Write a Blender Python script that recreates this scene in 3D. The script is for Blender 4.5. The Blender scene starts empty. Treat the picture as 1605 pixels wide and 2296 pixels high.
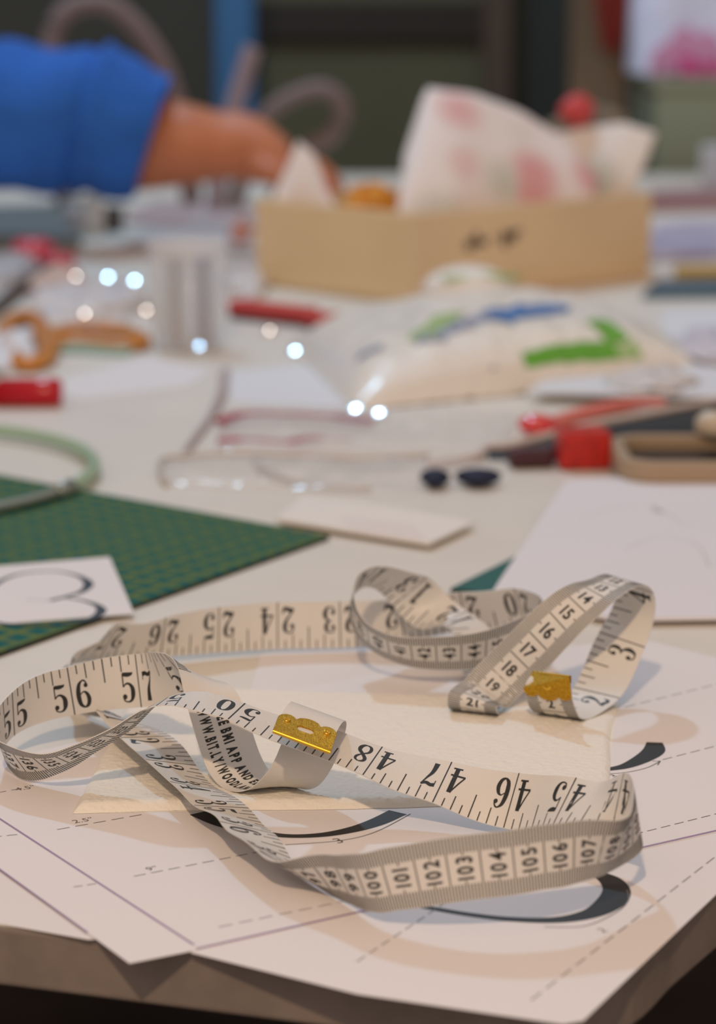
import bpy, bmesh, math, random
from mathutils import Vector, Matrix, noise
random.seed(7)
C = bpy.context.scene.collection
SC = bpy.context.scene

# ------------------------------------------------------------------ camera, light, exposure
# Local layout unit: centimetres; x right, y away from the camera, z above the table top.
TZ = 0.74                       # height of the table top in metres
PITCH = math.atan(1298 / 5800)  # camera tilt below the horizontal
CAMH = 29.9                     # camera height above the table in cm
def m3(x, y, z=0.0): return Vector((x * .01, y * .01, TZ + z * .01))

cam_d = bpy.data.cameras.new('camera'); cam = bpy.data.objects.new('camera', cam_d); C.objects.link(cam)
cam.location = m3(0, 0, CAMH); cam.rotation_euler = (math.pi / 2 - PITCH, 0, 0)
cam_d.sensor_fit = 'VERTICAL'; cam_d.sensor_height = 36.0; cam_d.lens = 5800 / 2296 * 36
cam_d.clip_start = .02; cam_d.clip_end = 50
cam_d.dof.use_dof = True; cam_d.dof.focus_distance = .905; cam_d.dof.aperture_fstop = 8.3
SC.camera = cam

W = bpy.data.worlds.new('world'); SC.world = W; W.use_nodes = True
bg = W.node_tree.nodes['Background']; bg.inputs[0].default_value = (1.0, .80, .72, 1); bg.inputs[1].default_value = .46

def lamp(name, pos, color, power, radius):
    d = bpy.data.lights.new(name, 'POINT'); d.color = color; d.energy = power; d.shadow_soft_size = radius
    o = bpy.data.objects.new(name, d); C.objects.link(o); o.location = pos; return o
warm = lamp('warm_ceiling_lamp', m3(-22, -76, 164), (1.0, .70, .45), 86, .045)
cool = lamp('cool_window_lamp', m3(-40, 262, 168), (.40, .72, 1.0), 54, .045)

SC.view_settings.view_transform = 'Standard'; SC.view_settings.look = 'None'
SC.view_settings.exposure = 0.0; SC.view_settings.gamma = 1.0; SC.view_settings.use_curve_mapping = False

# ------------------------------------------------------------------ helpers
def at(px, py, z=0.0):
    """photo pixel (1605x2296) -> layout point at height z (cm)"""
    dx, dy = (px - 802.5) / 5800, (1148 - py) / 5800
    d = Vector((dx, math.cos(PITCH) + dy * math.sin(PITCH), -math.sin(PITCH) + dy * math.cos(PITCH)))
    k = (z - CAMH) / d.z
    return (d.x * k, d.y * k)
def aty(px, py, y):
    """photo pixel -> layout point (x, z) at depth y (cm)"""
    dx, dy = (px - 802.5) / 5800, (1148 - py) / 5800
    d = Vector((dx, math.cos(PITCH) + dy * math.sin(PITCH), -math.sin(PITCH) + dy * math.cos(PITCH)))
    k = y / d.y
    return (d.x * k, CAMH + d.z * k)

def mat(name, col, rough=.6, metal=0.0, noise_amt=0.0, noise_scale=40.0, col2=None, bump=0.0, bump_scale=200.0, spec=.5, alpha=1.0, trans=0.0, coat=0.0):
    m = bpy.data.materials.new(name); m.use_nodes = True
    nt = m.node_tree; b = nt.nodes['Principled BSDF']
    b.inputs['Base Color'].default_value = (*col, 1); b.inputs['Roughness'].default_value = rough
    b.inputs['Metallic'].default_value = metal; b.inputs['Specular IOR Level'].default_value = spec
    b.inputs['Transmission Weight'].default_value = trans; b.inputs['Alpha'].default_value = alpha
    b.inputs['Coat Weight'].default_value = coat
    tc = nt.nodes.new('ShaderNodeTexCoord')
    if noise_amt > 0 or col2:
        n = nt.nodes.new('ShaderNodeTexNoise'); n.inputs['Scale'].default_value = noise_scale; n.inputs['Detail'].default_value = 4
        nt.links.new(tc.outputs['Object'], n.inputs['Vector'])
        r = nt.nodes.new('ShaderNodeValToRGB')
        c2 = col2 if col2 else tuple(max(0, c * (1 - noise_amt)) for c in col)
        r.color_ramp.elements[0].position = .38; r.color_ramp.elements[1].position = .62
        r.color_ramp.elements[0].color = (*c2, 1); r.color_ramp.elements[1].color = (*col, 1)
        nt.links.new(n.outputs['Fac'], r.inputs['Fac']); nt.links.new(r.outputs['Color'], b.inputs['Base Color'])
    if bump > 0:
        n2 = nt.nodes.new('ShaderNodeTexNoise'); n2.inputs['Scale'].default_value = bump_scale; n2.inputs['Detail'].default_value = 3
        nt.links.new(tc.outputs['Object'], n2.inputs['Vector'])
        bp = nt.nodes.new('ShaderNodeBump'); bp.inputs['Strength'].default_value = bump; bp.inputs['Distance'].default_value = .001
        nt.links.new(n2.outputs['Fac'], bp.inputs['Height']); nt.links.new(bp.outputs['Normal'], b.inputs['Normal'])
    return m

class MB:
    """collects shapes (layout cm) and links them as ONE mesh object"""
    def __init__(self): self.v = []; self.f = []; self.mi = []; self.sm = []
    def face(self, pts, mi=0, smooth=False):
        b = len(self.v); self.v += [tuple(p) for p in pts]; self.f.append(tuple(range(b, b + len(pts)))); self.mi.append(mi); self.sm.append(smooth)
    def mesh(self, verts, faces, mi=0, smooth=False):
        b = len(self.v); self.v += [tuple(p) for p in verts]
        for f in faces: self.f.append(tuple(b + i for i in f)); self.mi.append(mi); self.sm.append(smooth)
    def prism(self, poly, z0, z1, mi=0):
        """polygon (x,y list, counter-clockwise) extruded from z0 to z1"""
        n = len(poly); a = sum(poly[i][0] * poly[(i + 1) % n][1] - poly[(i + 1) % n][0] * poly[i][1] for i in range(n))
        if a < 0: poly = poly[::-1]
        vs = [(x, y, z0) for x, y in poly] + [(x, y, z1) for x, y in poly]
        fs = [tuple(range(n - 1, -1, -1)), tuple(range(n, 2 * n))] + [(i, (i + 1) % n, n + (i + 1) % n, n + i) for i in range(n)]
        self.mesh(vs, fs, mi)
    def box(self, c, s, rz=0.0, mi=0):
        x, y, z = c; a, b, h = s[0] / 2, s[1] / 2, s[2]
        co, si = math.cos(rz), math.sin(rz)
        self.prism([(x + u * co - v * si, y + u * si + v * co) for u, v in ((-a, -b), (a, -b), (a, b), (-a, b))], z, z + h, mi)
    def grid(self, fn, nu, nv, mi=0, smooth=True, closed_u=False):
        vs = [fn(i / nu, j / nv) for j in range(nv + 1) for i in range(nu + (0 if closed_u else 1))]
        w = nu if closed_u else nu + 1
        fs = [(j * w + i, j * w + (i + 1) % w, (j + 1) * w + (i + 1) % w, (j + 1) * w + i) for j in range(nv) for i in range(nu)]
        self.mesh(vs, fs, mi, smooth)
    def lathe(self, prof, c, n=32, axis='z', mi=0):
        """profile of (r, h) turned about an axis through c"""
        vs = []; m = len(prof)
        for i in range(n):
            a = 2 * math.pi * i / n
            for r, h in prof:
                p = (r * math.cos(a), r * math.sin(a), h)
                if axis == 'x': p = (p[2], p[0], p[1])
                elif axis == 'y': p = (p[0], p[2], p[1])
                vs.append((c[0] + p[0], c[1] + p[1], c[2] + p[2]))
        fs = [(i * m + j, ((i + 1) % n) * m + j, ((i + 1) % n) * m + j + 1, i * m + j + 1) for i in range(n) for j in range(m - 1)]
        self.mesh(vs, fs, mi, True)
    def tube(self, pts, r, n=10, mi=0, closed=False, flat=1.0):
        """round bar along pts; r a number or one radius per point; flat squeezes the section vertically"""
        P = [Vector(p) for p in pts]; m = len(P); vs = []
        for i, p in enumerate(P):
            a = P[(i - 1) % m] if (closed or i > 0) else p; b = P[(i + 1) % m] if (closed or i < m - 1) else p
            t = (b - a).normalized(); up = Vector((0, 0, 1)) if abs(t.z) < .9 else Vector((1, 0, 0))
            s = t.cross(up).normalized(); u = s.cross(t).normalized(); rr = r[i] if isinstance(r, (list, tuple)) else r
            for k in range(n):
                an = 2 * math.pi * k / n; vs.append(p + s * (rr * math.cos(an)) + u * (rr * flat * math.sin(an)))
        fs = [(i * n + k, i * n + (k + 1) % n, ((i + 1) % m) * n + (k + 1) % n, ((i + 1) % m) * n + k) for i in range(m if closed else m - 1) for k in range(n)]
        if not closed: fs += [tuple(range(n - 1, -1, -1)), tuple(range((m - 1) * n, m * n))]
        self.mesh(vs, fs, mi, True)
    def build(self, name, mats, parent=None, bevel=0.0, sub=0, weld=False):
        me = bpy.data.meshes.new(name); org = origin_of(parent)
        if not parent:
            xs, ys, zs = zip(*self.v); org = m3((min(xs) + max(xs)) / 2, (min(ys) + max(ys)) / 2, min(zs))
        me.from_pydata([tuple(m3(*p) - org) for p in self.v], [], self.f)
        for m in (mats if isinstance(mats, (list, tuple)) else [mats]): me.materials.append(m)
        me.polygons.foreach_set('material_index', self.mi); me.polygons.foreach_set('use_smooth', self.sm)
        if weld:
            bm = bmesh.new(); bm.from_mesh(me); bmesh.ops.remove_doubles(bm, verts=bm.verts, dist=1e-5)
            bmesh.ops.recalc_face_normals(bm, faces=bm.faces); bm.to_mesh(me); bm.free()
        me.update()
        o = bpy.data.objects.new(name, me); C.objects.link(o)
        if parent: o.parent = parent
        else: o.location = org
        if bevel:
            b = o.modifiers.new('bevel', 'BEVEL'); b.width = bevel * .01; b.segments = 3; b.limit_method = 'ANGLE'
        if sub:
            s = o.modifiers.new('subsurf', 'SUBSURF'); s.levels = sub; s.render_levels = sub
        return o
def origin_of(p):
    v = Vector((0, 0, 0))
    while p: v += p.location; p = p.parent
    return v
def tag(o, label, cat, group=None, kind=None):
    o['label'] = label; o['category'] = cat
    if group: o['group'] = group
    if kind: o['kind'] = kind
    return o
def struct(o): o['kind'] = 'structure'; return o
def thing(name, x, y, z, label, cat, group=None):
    o = bpy.data.objects.new(name, None); o.empty_display_size = .02; C.objects.link(o); o.location = m3(x, y, z)
    return tag(o, label, cat, group)

def cr(pts, n=8, closed=False):
    """Catmull-Rom through tuples of any length"""
    out = []; m = len(pts)
    for i in range(m if closed else m - 1):
        if closed: p = [pts[(i + k) % m] for k in (-1, 0, 1, 2)]
        else: p = [pts[max(0, i - 1)], pts[i], pts[i + 1], pts[min(m - 1, i + 2)]]
        for k in range(n):
            t = k / n
            out.append(tuple(.5 * (2 * b + (c - a) * t + (2 * a - 5 * b + 4 * c - d) * t * t + (3 * b - a - 3 * c + d) * t ** 3) for a, b, c, d in zip(*p)))
    if not closed: out.append(tuple(pts[-1]))
    return out
def stroke(pts, n=8):
    """(x, y, width) centre line -> list of quads (x,y)"""
    P = cr(pts, n) if len(pts) > 2 else pts; L = []; R = []
    for i, p in enumerate(P):
        a = P[max(0, i - 1)]; b = P[min(len(P) - 1, i + 1)]
        dx, dy = b[0] - a[0], b[1] - a[1]; l = math.hypot(dx, dy) or 1
        nx, ny = -dy / l * p[2] / 2, dx / l * p[2] / 2
        L.append((p[0] + nx, p[1] + ny)); R.append((p[0] - nx, p[1] - ny))
    return [[R[i], R[i + 1], L[i + 1], L[i]] for i in range(len(P) - 1)]
def disc(x, y, r, n=14): return [[(x + r * math.cos(2 * math.pi * k / n), y + r * math.sin(2 * math.pi * k / n)) for k in range(n)]]

# bold serif figures: list of polygons in a box 0..0.6 by 0..1
def serif(d):
    S = stroke
    if d == '0': return S([(.29, .985, .05), (.14, .85, .14), (.09, .5, .18), (.14, .15, .14), (.29, .015, .05)]) + S([(.29, .985, .05), (.44, .85, .14), (.49, .5, .18), (.44, .15, .14), (.29, .015, .05)])
    if d == '1': return S([(.3, 1, .17), (.3, 0, .17)]) + S([(.3, .96, .06), (.2, .9, .06), (.1, .86, .05)]) + S([(.1, .03, .06), (.5, .03, .06)])
    if d == '2': return disc(.12, .72, .09) + S([(.06, .76, .05), (.12, .93, .07), (.28, .98, .05), (.42, .88, .14), (.44, .7, .17), (.34, .45, .1), (.16, .24, .06), (.06, .06, .05)]) + S([(.06, .08, .12), (.2, .13, .17), (.36, .06, .15), (.48, .08, .12), (.54, .26, .04)])
    if d == '3': return disc(.12, .78, .085) + S([(.06, .82, .05), (.13, .95, .06), (.28, .98, .05), (.41, .88, .14), (.42, .72, .16), (.34, .58, .08), (.2, .54, .05)]) + S([(.2, .54, .05), (.37, .5, .08), (.47, .3, .18), (.4, .08, .12), (.26, .015, .05), (.12, .05, .06), (.06, .2, .05)]) + disc(.12, .22, .09)
    if d == '4': return S([(.4, 1, .17), (.4, 0, .17)]) + S([(.36, .98, .06), (.2, .62, .06), (.03, .31, .06)]) + S([(.02, .31, .07), (.58, .31, .07)]) + S([(.22, .03, .06), (.57, .03, .06)])
    if d == '5': return S([(.1, .95, .13), (.3, .93, .15), (.46, .95, .1), (.52, 1, .03)]) + S([(.1, .98, .05), (.09, .52, .05)]) + S([(.09, .52, .04), (.2, .62, .06), (.34, .61, .09), (.46, .46, .17), (.46, .24, .18), (.38, .07, .1), (.24, .015, .05), (.1, .06, .05), (.05, .18, .04)]) + disc(.12, .19, .09)
    if d == '6': return S([(.46, .86, .05), (.38, .97, .06), (.28, .975, .06), (.15, .83, .14), (.09, .5, .18), (.13, .16, .15), (.28, .015, .06)]) + S([(.28, .015, .06), (.42, .1, .13), (.48, .3, .16), (.42, .5, .12), (.3, .58, .05), (.18, .5, .04)]) + disc(.42, .8, .08)
    if d == '7': return S([(.05, .9, .16), (.2, .93, .14), (.38, .88, .13), (.55, .97, .1)]) + S([(.06, .98, .04), (.06, .72, .04)]) + S([(.53, .94, .05), (.42, .66, .08), (.3, .38, .15), (.27, .0, .2)])
    if d == '8': return S([(.29, .985, .05), (.14, .9, .11), (.12, .74, .14), (.29, .54, .13), (.46, .38, .14), (.48, .2, .15), (.4, .06, .1), (.29, .015, .05)]) + S([(.29, .985, .05), (.42, .92, .09), (.44, .76, .1), (.3, .55, .06), (.12, .38, .1), (.09, .2, .13), (.16, .06, .1), (.29, .015, .05)])
    if d == '9': return [[(.58 - x, 1 - y) for x, y in q] for q in serif('6')]
    return []

# sans lettering taken from Blender's own built-in font, one cached mesh per character
_glyph = {}
def glyph(ch, bold=0.0):
    k = (ch, bold)
    if k not in _glyph:
        cu = bpy.data.curves.new('glyph', 'FONT'); cu.body = ch; cu.size = 1.0; cu.offset = bold; cu.resolution_u = 4
        ob = bpy.data.objects.new('glyph', cu); C.objects.link(ob)
        me = bpy.data.meshes.new_from_object(ob.evaluated_get(bpy.context.evaluated_depsgraph_get()))
        vs = [(v.co.x, v.co.y) for v in me.vertices]; fs = [tuple(p.vertices) for p in me.polygons]
        bpy.data.objects.remove(ob); bpy.data.curves.remove(cu); bpy.data.meshes.remove(me)
        x0 = min([v[0] for v in vs] or [0]); x1 = max([v[0] for v in vs] or [.3])
        _glyph[k] = ([(x - x0, y) for x, y in vs], fs, x1 - x0)
    return _glyph[k]
def text(s, h, sx=1.0, bold=0.0, gap=.1):
    """-> (verts, faces, total width), cap height h, starting at 0,0"""
    k = h / .73; x = 0; V = []; Fs = []
    for ch in s:
        if ch == ' ': x += .32 * k * sx; continue
        v, f, w = glyph(ch, bold); b = len(V)
        V += [(x + p[0] * k * sx, p[1] * k) for p in v]; Fs += [tuple(b + i for i in q) for q in f]
        x += (w * sx + gap) * k
    return V, Fs, x - gap * k

# ------------------------------------------------------------------ materials
M = {}
M['laminate'] = mat('worn_white_laminate', (.79, .755, .68), .45, noise_amt=.06, noise_scale=9)
M['edge'] = mat('table_edge_band', (.25, .21, .18), .55, noise_amt=.15, noise_scale=60)
M['paper'] = mat('printer_paper', (.82, .795, .80), .75, bump=.05, bump_scale=600)
M['paper2'] = mat('printer_paper_older', (.80, .77, .765), .75, bump=.05, bump_scale=600)
M['ink'] = mat('black_ink', (.018, .018, .017), .55)
M['grey_ink'] = mat('grey_ink', (.28, .27, .28), .7)
M['thin_ink'] = mat('thin_grey_print', (.14, .135, .135), .7)
M['purple_ink'] = mat('purple_ink', (.33, .23, .38), .7)
M['towel'] = mat('paper_towel', (.88, .85, .77), .9, bump=.8, bump_scale=380)
M['tape'] = mat('tape_vinyl', (.74, .725, .685), .42, bump=.12, bump_scale=900)
M['tape_ink'] = mat('tape_black_print', (.02, .021, .02), .5)
M['tick_ink'] = mat('tape_tick_print', (.075, .07, .06), .5)
M['brass'] = mat('speckled_brass', (.80, .48, .05), .36, metal=1.0, noise_scale=2600, col2=(.42, .22, .01), bump=.6, bump_scale=2600)
M['brass_edge'] = mat('polished_brass', (.83, .50, .06), .25, metal=1.0)
M['dark_floor'] = mat('dark_floor_boards', (.07, .045, .032), .6, noise_amt=.4, noise_scale=6)
M['wall'] = mat('dark_olive_wall', (.045, .046, .036), .8, noise_amt=.2, noise_scale=3)

# ------------------------------------------------------------------ setting
f = MB(); f.box((0, 250, -76), (700, 720, 2)); struct(f.build('floor', M['dark_floor']))
f = MB(); f.box((0, 600, -74), (700, 8, 260)); struct(f.build('wall_back', M['wall']))

M['side_wall'] = mat('warm_cream_wall', (.55, .50, .44), .8, noise_amt=.06, noise_scale=3)
for nm, xx in (('wall_left', -346), ('wall_right', 346)):
    f = MB(); f.box((xx, 250, -74), (8, 692, 260)); struct(f.build(nm, M['side_wall']))

# work table
TT = 2.0
eL, eM, eR, eR2 = at(0, 2212, -TT), at(640, 2294, -TT), at(1605, 2133, -TT), at(1420, 2294, -TT)
def line_x(p, q, r, s):
    x1, y1, x2, y2, x3, y3, x4, y4 = *p, *q, *r, *s
    d = (x1 - x2) * (y3 - y4) - (y1 - y2) * (x3 - x4); a = x1 * y2 - y1 * x2; b = x3 * y4 - y3 * x4
    return ((a * (x3 - x4) - (x1 - x2) * b) / d, (a * (y3 - y4) - (y1 - y2) * b) / d)
cor = line_x(eL, eM, eR, eR2)
def along(p, q, d):
    l = math.hypot(q[0] - p[0], q[1] - p[1]); return (p[0] + (q[0] - p[0]) / l * d, p[1] + (q[1] - p[1]) / l * d)
tab = thing('work_table', 0, 180, -74, 'long white-topped work table covered with craft clutter', 'table')
a1 = along(cor, eL, 95); b1 = along(cor, eR, 110)
rc = [along(cor, eL, 6), along(cor, eL, 2.6), along(cor, along(along(cor, eL, 2), along(cor, eR, 2), 1.6), 1.0), along(cor, eR, 2.6), along(cor, eR, 6)]
top = [a1] + [along(cor, eL, 6)] + [cr([along(cor, eL, 6), along(cor, eL, 2.2), along(cor, eR, 2.2), along(cor, eR, 6)], 6)[k] for k in range(1, 18)] + [along(cor, eR, 6), b1, (95, 330), (-100, 330)]
f = MB(); f.prism(top, -TT, 0, 0)
o = f.build('table_top', [M['laminate'], M['edge']], tab, bevel=.18)
for p in o.data.polygons:
    if abs(p.normal.z) < .5 or p.normal.z < -.5: p.material_index = 1
M['steel_leg'] = mat('grey_table_leg', (.10, .10, .11), .4, metal=.6)
for x, y in ((-70, 112), (20, 100), (72, 300), (-80, 300)):
    f = MB(); f.tube([(x, y, -74), (x, y, -TT)], 1.8, 14); f.build('leg', M['steel_leg'], tab)

# ------------------------------------------------------------------ printed pattern sheets under the tape
def world_stroke(pts, w=None):
    """pixel centre line (px,py,width cm) -> quads on the table"""
    return stroke([(*at(p[0], p[1]), p[2] if w is None else w) for p in pts])
def sheet(name, poly, z0, z1, m, inks, label, cat, parent=None):
    """inks: list of (polygons in layout xy, material index)"""
    f = MB(); f.prism(poly, z0, z1, 0)
    for polys, mi in inks:
        for q in polys:
            f.face([(x, y, z1 + .004 + .001 * mi) for x, y in q], mi)
    o = f.build(name, [m, M['ink'], M['thin_ink'], M['purple_ink'], M['grey_ink']])
    return tag(o, label, cat)
def dashes(p, q, n, w=.05, duty=.68):
    a, b = at(*p), at(*q); out = []
    for k in range(n):
        t0, t1 = k / n, (k + duty) / n
        out += stroke([(a[0] + (b[0] - a[0]) * t0, a[1] + (b[1] - a[1]) * t0, w), (a[0] + (b[0] - a[0]) * t1, a[1] + (b[1] - a[1]) * t1, w)])
    return out
def note(s, px, py, h, ang=.5, sx=1.0):
    V, Fs, w = text(s, h, sx); x, y = at(px, py); co, si = math.cos(ang), math.sin(ang)
    P = [(x + u * co - v * si, y + u * si + v * co) for u, v in V]
    return [[P[i] for i in q] for q in Fs]
pl = lambda L: [at(*p) for p in L]
# sheet at the lower left, half hidden
sheet('pattern_sheet', pl([(-330, 2025), (0, 2073), (197, 2108), (480, 2100), (420, 1990), (-330, 1830)]), .008, .026, M['paper2'], [], 'plain white sheet poking out at the left table edge under the printed sheets', 'paper')
# broad bottom sheet running to the right-hand corner of the table
arc3 = world_stroke([(945, 2036, .3), (1050, 2054, .32), (1150, 2065, .38), (1250, 2066, .5), (1325, 2052, .72), (1368, 2027, .95), (1382, 2000, .9), (1366, 1976, .75), (1325, 1958, .4)])
arc3t = world_stroke([(1220, 2082, .05), (1310, 2080, .05), (1380, 2050, .05), (1408, 2022, .05), (1406, 1999, .05)])
sheet('pattern_sheet', pl([(428, 2139), (800, 2232), (1262, 2300), (1308, 2292), (1425, 2180), (1605, 2009), (2050, 1700), (1700, 1700), (900, 1900), (500, 2080)]), .03, .05, M['paper'],
      [(arc3, 1), (arc3t, 2), (dashes((800, 2160), (1010, 2020), 8), 4), (dashes((1190, 2247), (1660, 1880), 16, .05), 4), (note('2', 1350, 2095, .35), 2)],
      'bottom printed pattern sheet with a thick black curve hanging over the table corner', 'paper')
# main printed sheet with the purple frame lines
arc1 = world_stroke([(450, 1826, .9), (500, 1850, .75), (560, 1867, .5), (640, 1879, .36), (720, 1877, .42), (790, 1865, .55), (845, 1848, .7), (892, 1826, .75)])
arc1t = world_stroke([(640, 1899, .05), (760, 1890, .05), (840, 1871, .05), (920, 1830, .05)])
arc2 = world_stroke([(1352, 1731, .3), (1400, 1723, .5), (1440, 1706, .75), (1465, 1688, .85), (1467, 1669, .6)])
arc2t = world_stroke([(1350, 1740, .05), (1400, 1737, .05), (1450, 1726, .05), (1480, 1711, .05)]) + world_stroke([(1462, 1711, .05), (1480, 1711, .05)]) + world_stroke([(1480, 1711, .05), (1474, 1720, .05)])
pur = world_stroke([(-120, 1763, .09), (435, 2124, .09)]) + world_stroke([(440, 2133, .12), (1760, 1832, .12)]) + world_stroke([(-60, 1911, .07), (196, 2096, .07)])
mainA = pl([(290, 2165), (441, 2135), (1800, 1826), (2050, 1660), (1605, 1478), (1444, 1438), (1150, 1462), (700, 1540), (-250, 1770)])
sheet('pattern_sheet', mainA, .055, .075, M['paper'],
      [(arc1 + arc2, 1), (arc1t + arc2t + note('3', 758, 1896, .5) + note('3', 1376, 1749, .4) + note('2.5"', 168, 1851, .35) + note('9"', 333, 1958, .35) + note('4.5"', 38, 1778, .35), 2),
       (dashes((128, 1865), (330, 1829), 5), 2), (dashes((300, 1970), (640, 1903), 9), 2), (dashes((165, 1994), (225, 1985), 2), 2), (dashes((490, 2084), (800, 2020), 7), 4),
       (dashes((1420, 1876), (1660, 1816), 8), 2), (dashes((1485, 1708), (1640, 1668), 5), 2), (dashes((1400, 1590), (1640, 1530), 7), 4), (dashes((-10, 1783), (60, 1770), 2), 4), (dashes((-20, 1882), (50, 1875), 2), 2), (pur, 3)],
      'large printed pattern sheet with purple frame lines under the tape measure', 'paper')
sheet('pattern_sheet', pl([(585, 1468), (1010, 1425), (1230, 1450), (1050, 1548), (560, 1552)]), .03, .05, M['paper2'], [], 'white sheet lying behind the paper towel beneath the far loop of tape', 'paper')

# folded paper towel
tw = [(-9.9, 85.3), (8.6, 86.4), (10.3, 98.4), (-8.9, 100.7)]
def towel(u, v):
    x = (tw[0][0] * (1 - u) + tw[1][0] * u) * (1 - v) + (tw[3][0] * (1 - u) + tw[2][0] * u) * v
    y = (tw[0][1] * (1 - u) + tw[1][1] * u) * (1 - v) + (tw[3][1] * (1 - u) + tw[2][1] * u) * v
    y += (.10 * math.sin(u * 9) + .07 * noise.noise(Vector((x * .9, 0, 3)))) * (1 - v); x += .1 * math.sin(v * 7) * u
    d = min(u * 18, (1 - u) * 18, v * 14, (1 - v) * 14)
    z = .085 + .15 * min(1, d / .25) ** .5
    z += .13 * math.exp(-((v * 14 - .45) / .5) ** 2) * min(1, d / .3) * (1 if u < .75 else max(0, (1 - u) * 4))
    a, b = x * 1.0 + .35 * y, y - .35 * x
    e = math.cos(a * 13) * math.cos(b * 13) + .8 * noise.noise(Vector((x * 2, y * 2, 0)))
    z += .034 * max(0, e) * min(1, d * 3)
    return (x, y, z)
f = MB(); f.grid(towel, 190, 160)
f.face([(x, y, .08) for x, y in tw[::-1]])
tag(f.build('paper_towel', M['towel']), 'folded cream embossed paper towel lying under the tape measure', 'paper towel')

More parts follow.
